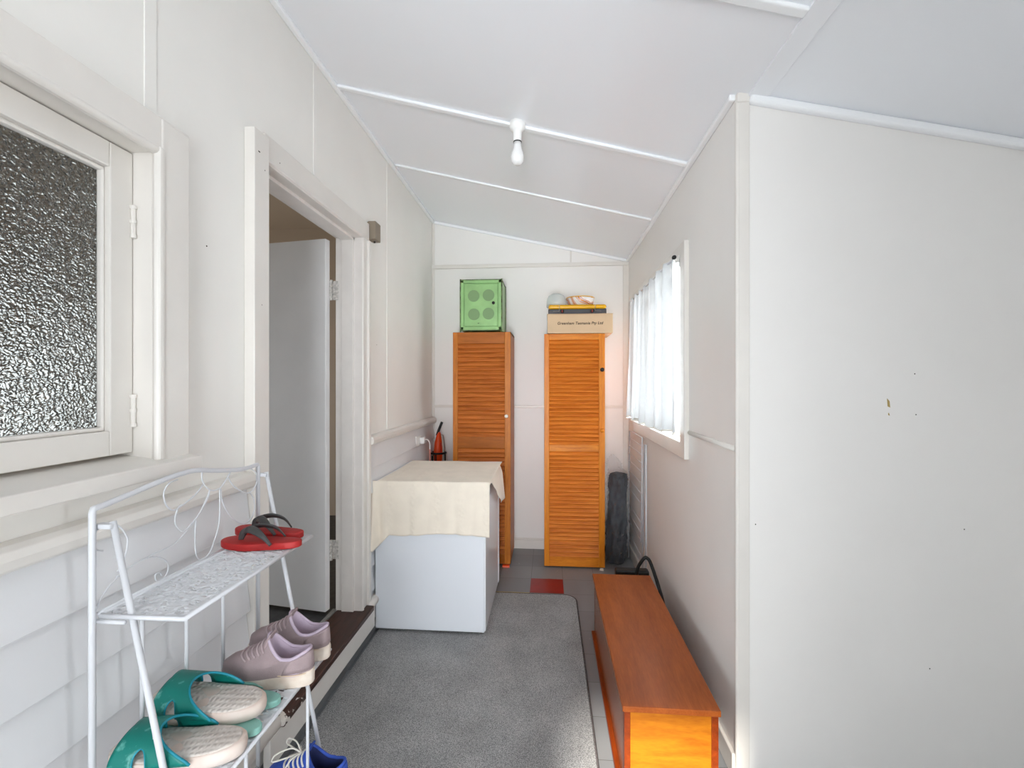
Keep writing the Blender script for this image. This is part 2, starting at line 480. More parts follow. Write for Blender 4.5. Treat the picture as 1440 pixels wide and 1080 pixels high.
def thing(name, label, cat, loc=(0, 0, 0), rotz=0.0, group=None):
    o = bpy.data.objects.new(name, None); COL.objects.link(o)
    o.empty_display_size = 0.05
    o.location = loc; o.rotation_euler = (0, 0, rotz)
    tag(o, label, cat, group)
    return o

def tag(o, label, cat, group=None):
    o['label'] = label; o['category'] = cat
    if group: o['group'] = group
    return o

def struct(name, bm, m, parent=None, label=None, **k):
    o = obj(name, bm, m, parent, **k)
    if parent is None:
        o['kind'] = 'structure'
        if label: o['label'] = label
    return o

def zc(x): return 2.567 - 0.223 * x          # underside of the sloping ceiling

XL, XR, YB, YC = -1.0, 0.66, 3.875, 1.681     # left wall, right wall, back wall, corner of return wall
YR, XE = -1.2, 2.3                            # wall behind the camera, far right end
ZI = 0.2                                      # floor level of the room through the doorway

# ------------------------------------------------------------------ setting
b = box(B(), XL, XE, YR - .1, YB, -.08, 0.0)
floor = struct('floor', b, M['floor'])
obj('red_tile', box(B(), -.127, .098, 3.058, 3.278, 0, .0015), M['redtile'], floor)
obj('yellow_tile', box(B(), -.352, -.129, 2.85, 3.056, 0, .0012), M['yellowtile'], floor)

# left wall: core with window and door openings
b = B()
top = 2.84
WY0, WY1, WZ0, WZ1 = .30, 1.07, 1.205, 1.975
DY0, DY1, DZ1 = 1.515, 2.345, 2.165
def lw(y0, y1, z0, z1): box(b, XL - .118, XL, y0, y1, z0, z1)
e = .01                                                            # the linings cover the cut edges
lw(YR - .1, WY0 - e, 0, top); lw(WY0 - e, WY1 + e, 0, 1.166); lw(WY0 - e, WY1 + e, WZ1 + e, top); lw(WY1 + e, DY0 - .006, 0, top)
lw(DY0 - .006, DY1 + .006, DZ1 + e, top); lw(DY1 + .006, 4.0, 0, top); lw(DY0 - .006, DY1 + .006, 0, .15)
wall_left = struct('wall_left', b, M['wall'])
# cover strips on the upper sheeting
b = B()
for (y, z0, z1) in ((1.075, 2.07, 2.8), (1.893, 2.27, 2.78), (2.779, 1.11, 2.78), (.2, 2.07, 2.8)):
    box(b, XL, XL + .0035, y - .018, y + .018, z0, z1)
obj('cover_strip', b, M['wall'], wall_left, bevel=.002)
b = B()
for (y, z) in ((1.268, 1.80), (2.60, 1.62), (.98, 2.32)): lathe(b, [(.0025, 0), (.002, .001)], (XL, y, z), 'x', 8)
obj('nail_hole', b, M['grime'], wall_left)
# weatherboards under the rail: sawtooth profile, one mesh for each run of boards
def boards(y0, y1, zlist):
    bm = B()
    for z1, z0 in zip(zlist, zlist[1:]):
        hexa(bm, [(XL - .002, y0, z0), (XL + .026, y0, z0), (XL + .026, y1, z0), (XL - .002, y1, z0),
                  (XL - .002, y0, z1), (XL + .009, y0, z1), (XL + .009, y1, z1), (XL - .002, y1, z1)])
    return bm
ZL = [1.064, .925, .787, .652, .516, .38, .244, .11, 0.0]
obj('weatherboard', boards(YR, 1.432, ZL), M['siding'], wall_left, bevel=.003)
obj('weatherboard', boards(2.44, 3.86, ZL), M['siding'], wall_left, bevel=.003)
def rail(y0, y1):
    bm = B()
    prof = [(0, 1.058), (.03, 1.056), (.042, 1.064), (.046, 1.082), (.042, 1.098), (.03, 1.106), (0, 1.108)]
    loft(bm, [[(XL + a, y, z) for a, z in prof] for y in (y0, y1)])
    return bm
o = struct('trim_1', rail(YR, 1.432), M['trimw'], bevel=.002)
o = struct('trim_2', rail(2.44, 3.845), M['trimw'], bevel=.002)
# scotia at left wall / ceiling
b = B(); beam(b, (XL + .012, YR, zc(XL + .012) - .012), (XL + .012, YB, zc(XL + .012) - .012), .024, .024)
struct('trim_3', b, M['ceiltrim'], bevel=.006)

# back wall
b = box(B(), XL - .12, .80, YB, YB + .1, 0, 2.84)
wall_back = struct('wall_back', b, M['wall_plain'])
b = B(); box(b, XL, XR, YB - .022, YB, 2.372, 2.404)
struct('trim_4', b, M['trimw'], bevel=.004)
b = B(); box(b, XL, XR, YB - .008, YB, 1.186, 1.208)
struct('trim_5', b, M['trimw'], bevel=.003)
b = B()
box(b, XL, XL + .022, YB - .012, YB, 0, 2.78); box(b, .612, XR, YB - .012, YB, 0, 2.40)
box(b, .176, .190, YB - .005, YB, 2.404, 2.52)
obj('cover_strip', b, M['trimw'], wall_back, bevel=.003)
b = B(); beam(b, (XL, YB - .01, zc(XL) - .012), (XR, YB - .01, zc(XR) - .012), .02, .022)
struct('trim_6', b, M['ceiltrim'], bevel=.005)
b = B(); box(b, XL, XR, YB - .016, YB, 0, .075); box(b, XL, XR, YB - .009, YB, .075, .09)
struct('baseboard_back', b, M['trimw'], bevel=.003)

# right wall with window opening
V0, V1, U0, U1 = 2.29, 3.55, 1.105, 2.005
b = B()
def rw(y0, y1, z0, z1): box(b, XR, XR + .11, y0, y1, z0, z1)
rw(YC + .1, V0, 0, 2.45); rw(V0, V1, 0, U0); rw(V0, V1, U1, 2.45); rw(V1, YB + .1, 0, 2.45)
wall_right = struct('wall_right', b, M['wall_plain'])
b = B(); tube(b, [(XR + .002, YC + .01, 1.164), (XR + .002, 2.225, 1.164)], .011, 10)
struct('trim_7', b, M['trimw'], smooth=True)
b = B(); beam(b, (XR - .012, YC, zc(XR - .012) - .012), (XR - .012, YB, zc(XR - .012) - .012), .024, .024)
struct('trim_8', b, M['ceiltrim'], bevel=.006)
struct('baseboard_right', box(B(), XR - .014, XR, YC, YB, 0, .085), M['trimw'], bevel=.004)
# wall return facing the camera
b = B(); box(b, XR, XE, YC, YC + .1, 0, 2.45)
bmesh.ops.recalc_face_normals(b, faces=b.faces)
wall_front = struct('wall_front', b, M['wall_plain'])
b = B()
hexa(b, [(1.164, YC - .0012, 1.318), (1.172, YC - .0012, 1.314), (1.172, YC, 1.314), (1.164, YC, 1.318),
         (1.162, YC - .0012, 1.345), (1.170, YC - .0012, 1.336), (1.170, YC, 1.336), (1.162, YC, 1.345)])
hexa(b, [(1.166, YC - .001, 1.288), (1.171, YC - .001, 1.286), (1.171, YC, 1.286), (1.166, YC, 1.288),
         (1.166, YC - .001, 1.294), (1.168, YC - .001, 1.296), (1.168, YC, 1.296), (1.166, YC, 1.294)])
obj('paint_chip', b, M['dirt'], wall_front)
b = B()
for (x, z) in ((1.252, 1.43), (1.256, 1.29), (1.41, .90), (1.30, .42), (.726, .90)):
    lathe(b, [(.0022, 0), (.0016, -.001)], (x, YC, z), 'y', 8)
obj('nail_hole', b, M['grime'], wall_front)
# corner moulding
b = B()
box(b, .664, .703, YC - .01, YC, 0, 2.405)
tube(b, [(.664, YC - .002, 0), (.664, YC - .002, 2.40)], .009, 10)
box(b, .658, .706, YC - .014, YC + .01, 2.385, 2.418)
struct('trim_9', b, M['trimw'], bevel=.003)
b = B(); beam(b, (.70, YC - .013, zc(.70) - .017), (XE, YC - .013, zc(XE) - .017), .03, .032)
struct('trim_10', b, M['ceiltrim'], bevel=.011, segs=3)

# ceiling and its battens
def cslab(x0, x1, y0, y1, t0, t1):
    bm = B()
    hexa(bm, [(x0, y0, zc(x0) + t0), (x1, y0, zc(x1) + t0), (x1, y1, zc(x1) + t0), (x0, y1, zc(x0) + t0),
              (x0, y0, zc(x0) + t1), (x1, y0, zc(x1) + t1), (x1, y1, zc(x1) + t1), (x0, y1, zc(x0) + t1)])
    return bm
struct('ceiling', cslab(XL - .12, XE + .1, YR - .1, YB + .1, 0, .05), M['ceil'])
n = 11
for (p0, p1, w, h) in (((-.98, 2.066), (.65, 2.20), .034, .014), ((-.97, 2.84), (.65, 2.94), .03, .011),
                       ((-.98, 1.20), (.698, 1.305), .034, .014), ((-.98, .3), (.698, .4), .034, .014)):
    b = B(); beam(b, (p0[0], p0[1], zc(p0[0]) - h / 2), (p1[0], p1[1], zc(p1[0]) - h / 2), w, h, (.223, 0, 1))
    struct('trim_%d' % n, b, M['ceiltrim'], bevel=.006, segs=3); n += 1
struct('trim_%d' % n, cslab(.697, .757, YR, YC - .01, -.009, 0), M['ceil'], bevel=.002); n += 1

# wall behind the camera: a door opening that lets the daylight in
b = B()
def bw(x0, x1, z0, z1): box(b, x0, x1, YR - .1, YR, z0, z1)
bw(XL, XE, 2.15, 2.84); bw(XL, -.47, 0, 2.15); bw(.12, XE, 0, 2.15)
struct('wall_rear', b, M['wall_plain'])
b = B(); EY0, EY1, EZ0, EZ1 = -.82, -.52, 1.0, 1.8  # unseen opening in the end wall, added to light the left wall
def ew(y0, y1, z0, z1): box(b, XE, XE + .1, y0, y1, z0, z1)
ew(YR - .1, EY0, 0, 2.2); ew(EY1, YC + .1, 0, 2.2); ew(EY0, EY1, 0, EZ0); ew(EY0, EY1, EZ1, 2.2)
struct('wall_end', b, M['wall_plain'])

# inner room through the doorway and behind the privacy glass
XI = -3.6
struct('floor_inner', box(B(), XI, XL - .12, YR - .1, 4.0, ZI - .05, ZI), M['lino'])
b = B()
box(b, XI - .1, XI, YR - .1, 4.0, ZI, .55); box(b, XI - .1, XI, YR - .1, 4.0, 1.70, 2.8)
box(b, XI - .1, XI, YR - .1, .9, .55, 1.70); box(b, XI - .1, XI, 3.2, 4.0, .55, 1.70)
struct('wall_inner_far', b, M['room_wall'])
struct('wall_inner_back', box(B(), XI - .1, XL - .12, 4.0, 4.1, ZI, 2.8), M['room_wall'])
struct('wall_inner_rear', box(B(), XI - .1, XL - .12, YR - .2, YR - .1, ZI, 2.8), M['room_wall'])
struct('ceiling_inner', box(B(), XI - .1, XL - .12, YR - .2, 4.1, 2.8, 2.86), M['room_wall'])

# ------------------------------------------------------------------ window_1 : privacy glass casement in the left wall
w1 = bpy.data.objects.new('window_1', None); COL.objects.link(w1); w1.location = (XL, .7, 1.2); w1['kind'] = 'structure'
w1['label'] = 'white casement window of pebbled privacy glass in the left wall'
b = B()                                                            # reveal lining
box(b, XL - .12, XL + .012, WY1, WY1 + .02, WZ0, WZ1 + .02); box(b, XL - .12, XL + .012, WY0 - .02, WY0, WZ0, WZ1 + .02)
box(b, XL - .12, XL + .012, WY0, WY1, WZ1, WZ1 + .02)
obj('reveal', b, M['trimw'], w1, bevel=.003)
def arch(bm, y0, y1, z0, z1, t=.033): box(bm, XL, XL + t, y0, y1, z0, z1)
b = B(); arch(b, WY1 + .004, WY1 + .098, 1.19, 2.065); tube(b, [(XL + .024, WY1 + .006, 1.205), (XL + .024, WY1 + .006, 1.99)], .013, 12)
obj('architrave', b, M['trimw'], w1, bevel=.007, segs=3)
b = B(); arch(b, WY0 - .1, WY1 + .096, WZ1 + .004, 2.066, .031); tube(b, [(XL + .022, WY0 - .05, WZ1 + .006), (XL + .022, WY1 + .008, WZ1 + .006)], .012, 12)
obj('architrave', b, M['trimw'], w1, bevel=.007, segs=3)
b = B(); arch(b, WY0 - .098, WY0 - .004, 1.19, 2.065)
obj('architrave', b, M['trimw'], w1, bevel=.007, segs=3)
b = B()
hexa(b, [(XL - .12, WY0 - .1, 1.168), (XL + .066, WY0 - .1, 1.168), (XL + .066, 1.17, 1.168), (XL - .12, 1.17, 1.168),
         (XL - .12, WY0 - .1, 1.226), (XL + .066, WY0 - .1, 1.203), (XL + .066, 1.17, 1.203), (XL - .12, 1.17, 1.226)])
obj('sill', b, M['trimw'], w1, bevel=.003)
SX0, SX1 = XL - .078, XL - .038
b = B()
gy0, gy1, gz0, gz1 = WY0 + .055, 1.008, 1.285, 1.912
box(b, SX0, SX1, gy1, WY1 - .002, 1.226, WZ1 - .003); box(b, SX0, SX1, WY0 + .002, gy0, 1.226, WZ1 - .003)
box(b, SX0, SX1, gy0, gy1, 1.226, gz0); box(b, SX0, SX1, gy0, gy1, gz1, WZ1 - .003)
sash = obj('sash', b, M['trimw'], w1, bevel=.003)
b = B()                                                            # putty bevels round the glass
for (y0, y1, z0, z1) in ((gy0, gy1, gz0, gz0 + .010), (gy0, gy1, gz1 - .010, gz1), (gy1 - .008, gy1, gz0, gz1), (gy0, gy0 + .008, gz0, gz1)):
    box(b, SX0 + .008, SX1 - .012, y0, y1, z0, z1)
obj('putty', b, M['trimw'], sash, bevel=.004)
obj('pane', box(B(), SX0 + .010, SX0 + .015, gy0, gy1, gz0, gz1), M['pebble'], w1)
for z in (1.33, 1.80):
    b = B(); tube(b, [(SX1 + .005, WY1 - .006, z - .035), (SX1 + .005, WY1 - .006, z + .035)], .0055, 8)
    for zz in (z - .036, z, z + .036): lathe(b, [(.0075, -.004), (.0075, .004)], (SX1 + .005, WY1 - .006, zz), 'z', 10)
    obj('hinge', b, M['trimw'], w1)

# ------------------------------------------------------------------ door_1
d1 = bpy.data.objects.new('door_1', None); COL.objects.link(d1); d1.location = (XL, 1.93, ZI); d1['kind'] = 'structure'
d1['label'] = 'open white door and frame in the left wall'
obj('architrave', box(B(), XL, XL + .037, 1.433, 1.513, ZI, 2.243), M['trimw'], d1, bevel=.003)
b = B(); box(b, XL, XL + .02, 1.513, 2.44, DZ1 + .006, 2.268)
obj('architrave', b, M['trimw'], d1, bevel=.003)
b = B(); box(b, XL, XL + .02, 2.352, 2.44, ZI - .005, 2.1705); box(b, XL, XL + .032, 2.408, 2.44, ZI - .005, 2.17)
obj('architrave', b, M['trimw'], d1, bevel=.004)
b = B()
box(b, XL - .122, XL + .024, DY1 - .008, DY1 + .012, ZI - .01, DZ1 + .012); box(b, XL - .122, XL + .024, DY0 - .012, DY0 + .008, ZI - .01, DZ1 + .012)
box(b, XL - .122, XL + .024, DY0, DY1, DZ1 - .004, DZ1 + .012)
tube(b, [(XL + .022, DY0, DZ1 + .006), (XL + .022, DY1 + .004, DZ1 + .006)], .008, 10)
tube(b, [(XL + .022, DY1 + .001, ZI), (XL + .022, DY1 + .001, DZ1)], .007, 10)
obj('jamb', b, M['jamb'], d1, bevel=.002)
b = B(); box(b, XL - .085, XL - .02, DY1 - .022, DY1 - .006, ZI, DZ1); box(b, XL - .085, XL - .02, DY0 + .006, DY0 + .02, ZI, DZ1)
box(b, XL - .085, XL - .02, DY0, DY1, DZ1 - .018, DZ1)
obj('door_stop', b, M['jamb'], d1, bevel=.002)
b = B()
for (y, z, a, c) in ((1.452, 2.168, .009, .004), (1.486, 2.12, .003, .003), (1.60, 2.20, .004, .003), (1.47, 1.66, .002, .003)):
    box(b, XL + (.036 if y < 1.513 else .019), XL + (.0376 if y < 1.513 else .0206), y, y + a, z, z + c)
obj('paint_chip', b, M['grime'], d1)
# leaf swung into the inner room, a little past square
hx, hy, an = -1.142, 2.322, math.radians(9)
def leafp(s, t, z): return (hx - math.cos(an) * s + math.sin(an) * (-t) * 1, hy + math.sin(an) * s - math.cos(an) * t, z)
b = B()
hexa(b, [leafp(.004, .038, ZI + .012), leafp(.004, 0, ZI + .012), leafp(.78, 0, ZI + .012), leafp(.78, .038, ZI + .012),
         leafp(.004, .038, 2.145), leafp(.004, 0, 2.145), leafp(.78, 0, 2.145), leafp(.78, .038, 2.145)])
leaf = obj('door_leaf', b, M['doorleaf'], d1, bevel=.003)
b = B(); lathe(b, [(.007, 0), (.006, -.0006)], (-1.175, 2.2915, .47), 'y', 12)
obj('worn_spot', b, M['dirt'], leaf)
for z in (.52, 1.885):
    b = B(); box(b, XL - .14, XL - .105, DY1 - .0105, DY1 - .007, z - .05, z + .05)
    tube(b, [(-1.142, DY1 - .02, z - .05), (-1.142, DY1 - .02, z + .05)], .0065, 8)
    for zz in (-.05, -.017, .017, .05): lathe(b, [(.0085, -.003), (.0085, .003)], (-1.142, DY1 - .02, z + zz), 'z', 10)
    obj('hinge', b, M['steel'], d1)
# threshold and step
obj('threshold', box(B(), XL - .118, -.938, 1.56, 2.405, ZI - .028, ZI), M['threshold'], d1, bevel=.006, segs=3)
obj('threshold_strip', box(B(), XL - .14, XL - .118, 1.53, 2.345, ZI - .03, ZI + .004), mat('worn_alloy_strip', (150, 148, 144), .4, .3, 60, .2, 30), d1, bevel=.002)
struct('trim_20', box(B(), XL + .022, -.952, 1.50, 2.45, .066, ZI - .028), M['trimw'], bevel=.003)
b = B(); tube(b, [(XL + .025, 2.41, .186), (XL + .025, 2.56, .186)], .026, 14)
struct('trim_21', b, M['jamb'], smooth=True)
b = B(); tube(b, [(XL + .025, YR, .186), (XL + .025, 1.565, .186)], .026, 14)
struct('trim_22', b, M['jamb'], smooth=True)
struct('baseboard_left', box(B(), XL, XL + .026, YR, 3.86, 0, .066), mat('grey_vinyl_coving', (112, 114, 116), .45), bevel=.002)

# ------------------------------------------------------------------ window_2 : curtained window in the right wall
w2 = bpy.data.objects.new('window_2', None); COL.objects.link(w2); w2.location = (XR, 2.9, 1.1); w2['kind'] = 'structure'
w2['label'] = 'bright curtained window in the right wall'
def ar2(y0, y1, z0, z1, t=.022): return box(B(), XR - t, XR, y0, y1, z0, z1)
obj('architrave', ar2(2.225, 2.298, 1.035, 2.075, .024), M['trimw'], w2, bevel=.003)
obj('architrave', ar2(3.54, 3.61, 1.035, 2.075), M['trimw'], w2, bevel=.003)
obj('architrave', ar2(2.298, 3.54, 1.035, 1.11), M['trimw'], w2, bevel=.003)
obj('architrave', ar2(2.298, 3.54, 2.0, 2.075), M['trimw'], w2, bevel=.003)
b = B()
fx0, fx1 = XR + .06, XR + .09
for (y0, y1, z0, z1) in ((V0, V0 + .05, U0, U1), (V1 - .05, V1, U0, U1), (V0, V1, U0, U0 + .05), (V0, V1, U1 - .05, U1), (2.90, 2.95, U0, U1)):
    box(b, fx0, fx1, y0, y1, z0, z1)
obj('frame', b, M['trimw'], w2, bevel=.003)
obj('pane', box(B(), fx0 + .012, fx0 + .016, V0 + .05, V1 - .05, U0 + .05, U1 - .05), M['glass'], w2)

# curtain and rod
ROD = .606
t = thing('curtain_rod', 'thin white rod with a black end carrying the sheer curtain', 'curtain rod', (ROD, 2.28, 2.004))
b = B(); tube(b, [(ROD, 2.30, 2.004), (ROD, 3.50, 2.004)], .0055, 10)
obj('rod', b, M['metalw'], t, smooth=True)
b = B(); lathe(b, [(.001, -.012), (.009, -.010), (.011, 0), (.009, .01), (.001, .012)], (ROD, 2.285, 2.008), 'y', 14)
obj('finial', b, M['black'], t, smooth=True)
for y in (2.30, 3.50):
    b = B(); tube(b, [(ROD, y, 2.0), (ROD + .01, y, 1.99), (XR - .02, y, 1.99)], .003, 8)
    box(b, XR - .026, XR - .022, y - .008, y + .008, 1.965, 2.02)
    obj('bracket', b, M['chrome'], t)
def curt(u, v):
    # u along the rod, v down
    y = 2.325 + u * 1.155
    flare = (1 - u) * .05 * v
    amp = .014 + .014 * v
    x = ROD + .0 + amp * math.sin(u * 2 * PI * 7 + 1.1 * math.sin(u * 9)) + .005 * math.sin(u * 47 + 3 * v) - .012 * v
    z = 2.012 - v * (.862 - .012 * math.sin(u * 30))
    return (x - .0 * flare, y - flare, z)
b = B(); gridmesh(b, curt, 180, 24)
cu = obj('curtain', b, M['curtain'], smooth=True)
tag(cu, 'sheer white curtain gathered on the rod over the right-hand window', 'curtain')
b = B()
pts = [Vector(curt(i / 120, 1.0)) for i in range(121)]
tube(b, pts, .004, 6)
obj('lace_hem', b, M['lace'], cu, smooth=True)

# ------------------------------------------------------------------ ceiling bulb
fz = zc(-.145)
t = thing('ceiling_light', 'bare white bulb in a batten holder on the ceiling', 'light', (-.145, 2.112, fz))
c0 = (-.145, 2.112, fz)
b = lathe(B(), [(.036, .002), (.037, -.016), (.034, -.03), (.026, -.038), (.02, -.042), (.019, -.08), (.0185, -.088)], c0)
obj('lamp_holder', b, M['whiteplastic'], t, smooth=True)
b = lathe(B(), [(.0195, -.088), (.0195, -.092)], c0)
obj('shade_ring', b, M['black'], t)
b = lathe(B(), [(.0175, -.092), (.018, -.112), (.021, -.125), (.028, -.143), (.031, -.162), (.027, -.182), (.015, -.193), (.002, -.196)], c0)
obj('bulb', b, mat('opal_bulb', (235, 235, 234), .25), t, smooth=True)

# ------------------------------------------------------------------ taupe box beside the door
t = thing('sensor_box', 'small taupe plastic box on the wall at the door head', 'sensor', (XL, 2.475, 2.19))
obj('body', box(B(), XL + .006, XL + .05, 2.452, 2.53, 2.19, 2.29), M['taupe'], t, bevel=.004, segs=2)
obj('back_plate', box(B(), XL - .001, XL + .0058, 2.456, 2.526, 2.194, 2.286), M['taupe'], t)
obj('screw', lathe(B(), [(.006, 0), (.005, -.008)], (XL + .03, 2.49, 2.187), 'z', 10), M['grime'], t)

# ------------------------------------------------------------------ socket and plug
t = thing('power_socket', 'white wall socket plate above the appliance', 'socket', (XL, 3.38, .95))
obj('face_plate', box(B(), XL + .015, XL + .026, 3.31, 3.44, .925, 1.0), M['whiteplastic'], t, bevel=.004)
t = thing('power_plug', 'white plug with pink cord in the wall socket', 'plug', (XL + .026, 3.42, .965))
b = box(B(), XL + .026, XL + .06, 3.395, 3.445, .935, .985)
obj('plug_body', b, M['whiteplastic'], t, bevel=.008, segs=3)
b = B(); tube(b, catmull([(XL + .055, 3.43, .965), (XL + .075, 3.45, .962), (XL + .085, 3.47, .93), (XL + .083, 3.48, .88)], 6), .005, 8)
obj('cord', b, M['whiteplastic'], t, smooth=True)
b = B(); tube(b, catmull([(XL + .083, 3.48, .885), (XL + .083, 3.482, .80), (XL + .08, 3.485, .60)], 6), .0065, 8)
obj('cord_sleeve', b, M['pinkcord'], t, smooth=True)

# ------------------------------------------------------------------ hand vacuum in its ring holder
t = thing('handheld_vacuum', 'orange handheld vacuum standing upright in the back left corner', 'vacuum', (-.925, 3.79, .60))
def vac(x, y, z0):
    rings = []
    for (z, rx, ry, ox) in ((0, .018, .02, .0), (.06, .022, .025, 0), (.14, .034, .035, 0), (.22, .038, .04, 0), (.30, .032, .036, .002), (.36, .020, .026, .006), (.385, .008, .01, .01)):
        rings.append([(x + ox + rx * math.cos(a), y + ry * math.sin(a), z0 + z) for a in [2 * PI * k / 20 for k in range(20)]])
    return rings
b = B(); loft(b, vac(-.925, 3.78, .60)); obj('body', b, M['orange'], t, smooth=True)
b = B(); tube(b, catmull([(-.94, 3.80, .955), (-.925, 3.80, 1.0), (-.905, 3.80, 1.05), (-.897, 3.80, 1.068)], 6), .011, 10)
obj('handle', b, M['black'], t, smooth=True)
b = B()
loft(b, [[(x + dx, y, z) for (dx, z) in ((-.002, .97), (.03, .96), (.042, .85), (.036, .74), (.02, .74), (.026, .85), (.015, .94))] for (x, y) in ((-.915, 3.775), (-.915, 3.81))])
obj('dust_cup', b, M['silver'], t, bevel=.004)
b = B(); box(b, -.902, -.894, 3.744, 3.76, .80, .90); obj('side_flash', b, M['orange_red'], t, bevel=.003)
t = thing('ring_holder', 'black ring stand holding the orange handheld vacuum', 'holder', (-.93, 3.76, 0))
b = B(); tube(b, [(-.925 + .066 * math.cos(a), 3.765 + .062 * math.sin(a), .815) for a in [2 * PI * k / 28 for k in range(28)]], .008, 8, True)
obj('ring', b, M['black'], t, smooth=True)
b = B()
for a in (.5, 2.6, 4.7): tube(b, [(-.925 + .064 * math.cos(a), 3.765 + .06 * math.sin(a), .815), (-.925 + .06 * math.cos(a), 3.765 + .055 * math.sin(a), .01)], .005, 8)
lathe(b, [(.068, 0), (.068, .015), (.06, .02)], (-.925, 3.765, 0))
obj('stand', b, M['black'], t)

# ------------------------------------------------------------------ appliance with cloth
FX0, FX1, FY0, FY1, FZ = -.972, -.347, 2.50, 3.17, .848
t = thing('bar_fridge', 'white waist-high fridge under a cream cloth by the left wall', 'fridge', (-.66, 2.83, 0))
b = box(B(), FX0, FX1 - .006, FY0, FY1, .022, FZ)
obj('body', b, M['white_app'], t, bevel=.008, segs=3)
obj('side_panel', box(B(), FX1 - .008, FX1, FY0 + .006, FY1 - .05, .03, FZ - .01), M['app_side'], t, bevel=.003)
obj('edge_trim', box(B(), FX1 - .008, FX1 + .004, FY1 - .046, FY1 - .004, .03, FZ - .01), M['white_app'], t, bevel=.003)
b = box(B(), FX0 + .02, FX1 - .03, FY0 + .02, FY1 - .02, .014, .024); obj('base', b, M['grey_rub'], t)
for (x, y) in ((FX0 + .05, FY0 + .05), (FX1 - .05, FY0 + .05), (FX0 + .05, FY1 - .05), (FX1 - .05, FY1 - .05)):
    b = lathe(B(), [(.02, .0105), (.02, .02)] if y < 3.0 else [(.02, 0), (.02, .02)], (x, y, 0), 'z', 14); obj('foot', b, M['grey_rub'], t)
# cloth : top, front drop, side drop
b = B()
CZ = FZ + .003
def cloth(u, v):
    # u : left to right; v: 0 back edge .. top .. front fold .. front hem
    x = -.995 + u * (.672)
    if v < .5:
        y = FY1 - .01 + (FY0 - .006 - FY1) * (v / .5); z = CZ + .0012 * math.sin(x * 22 + y * 9)
        if x < FX0 + .02: z -= (FX0 + .02 - x) * .5
        return (x, y, z)
    k = (v - .5) / .5
    drop = .29 + .008 * math.sin(u * 7)
    if u < .17: drop += .085 * max(0, 1 - abs(u - .035) / .13)
    fold = .010 * math.sin(u * 17 + .6) * k + .006 * math.sin(u * 33 + 1) * k * k
    left = max(0, 1 - u / .16)
    y = FY0 - .007 - .011 * math.sin(min(1, k * 3) * PI / 2) + .0 - abs(fold) * .9 - left * .055 * k * (.4 + .6 * math.sin(u * 60))
    z = CZ - drop * k * (1) + .006 * (k * 6 < 1) * 0
    x2 = x + left * .012 * k
    if k < .08: z = CZ - drop * k * .7
    return (x2, y, z)
gridmesh(b, cloth, 90, 70)
# right overhang, longer towards the back
def side(u, v):
    y = FY0 + .02 + u * (FY1 - .03 - FY0 - .02)
    dr = .018 + .225 * min(1, max(0, (u - .10) / .68)) ** 1.1
    x = FX1 + .020 * math.sin(min(1, v * 3) * PI / 2) + .020 * v * u + .006 * math.sin(u * 21) * v * u
    if v == 0: x = FX1 + .012
    return (x if v else FX1 + .004, y, CZ + .001 - dr * v)
def topside(u, v):
    y = FY0 - .004 + u * (FY1 - .006 - FY0)
    return (-.325 - .026 * (1 - v), y, CZ + .001 - .002 * v)
gridmesh(b, side, 40, 16)
cl = obj('tablecloth', b, M['cloth'], smooth=True, solid=.0022)
tag(cl, 'cream cloth draped over the white fridge, hanging down its front', 'cloth')

# ------------------------------------------------------------------ louvred cupboards
def cupboard(name, label, x0, x1, y0, y1, z0, z1, mats, topz, mid, knobs, pitch, lean=0.0, stile=(.038, .045)):
    t = thing(name, label, 'cupboard', ((x0 + x1) / 2, (y0 + y1) / 2, 0))
    st, sl, tp = mats
    b = B(); box(b, x0, x0 + .016, y0 + .022, y1, z0, z1); box(b, x1 - .016, x1, y0 + .022, y1, z0, z1)
    box(b, x0, x1, y0 + .022, y1, z1 - .016, z1); box(b, x0 + .016, x1 - .016, y1 - .006, y1, z0, z1)
    box(b, x0 + .016, x1 - .016, y0 + .022, y1, z0, z0 + .016)
    obj('carcass', b, st, t, bevel=.002)
    b = B(); a, c = stile
    box(b, x0, x0 + a, y0, y0 + .021, z0, z1 - .002); box(b, x1 - c, x1, y0, y0 + .021, z0, z1 - .002)
    door = obj('door', b, st, t, bevel=.003)
    zt = z1 - .002 - topz; zb = z0 + .075
    for (ra, rb) in ((zt, z1 - .002), mid, (z0, zb)):
        obj('rail', box(B(), x0 + a, x1 - c, y0 + .003, y0 + .019, ra, rb), tp, door, bevel=.002)
    b = B()
    for lo, hi in ((zb, mid[0]), (mid[1], zt)):
        n = int(round((hi - lo) / pitch)); p = (hi - lo) / n
        for k in range(n):
            z = lo + p * k; j = random.uniform(-.0016, .0016)
            # each blade leans: low edge to the front
            hexa(b, [(x0 + a, y0 - .001 + j, z + .003), (x1 - c, y0 - .001 - j, z + .003), (x1 - c, y0 + .004 - j, z - .002), (x0 + a, y0 + .004 + j, z - .002),
                     (x0 + a, y0 + .017 + j, z + p - .001), (x1 - c, y0 + .017 - j, z + p - .001), (x1 - c, y0 + .022, z + p - .006), (x0 + a, y0 + .022, z + p - .006)])
    obj('louvres', b, sl, door)
    for (x, z, m, r, rim) in knobs:
        b = lathe(B(), [(.007, 0), (.007, -.012), (r, -.017), (r, -.023), (r * .7, -.028), (.001, -.029)], (x, y0, z), 'y', 18)
        k = obj('knob', b, m, door, smooth=True)
        k['label'] = rim
    for (x, y) in ((x0 + .03, y0 + .05), (x1 - .03, y0 + .05), (x0 + .03, y1 - .04), (x1 - .03, y1 - .04)):
        obj('foot', box(B(), x - .02, x + .02, y - .02, y + .02, 0, z0), M['grey_rub'], t)
    return t
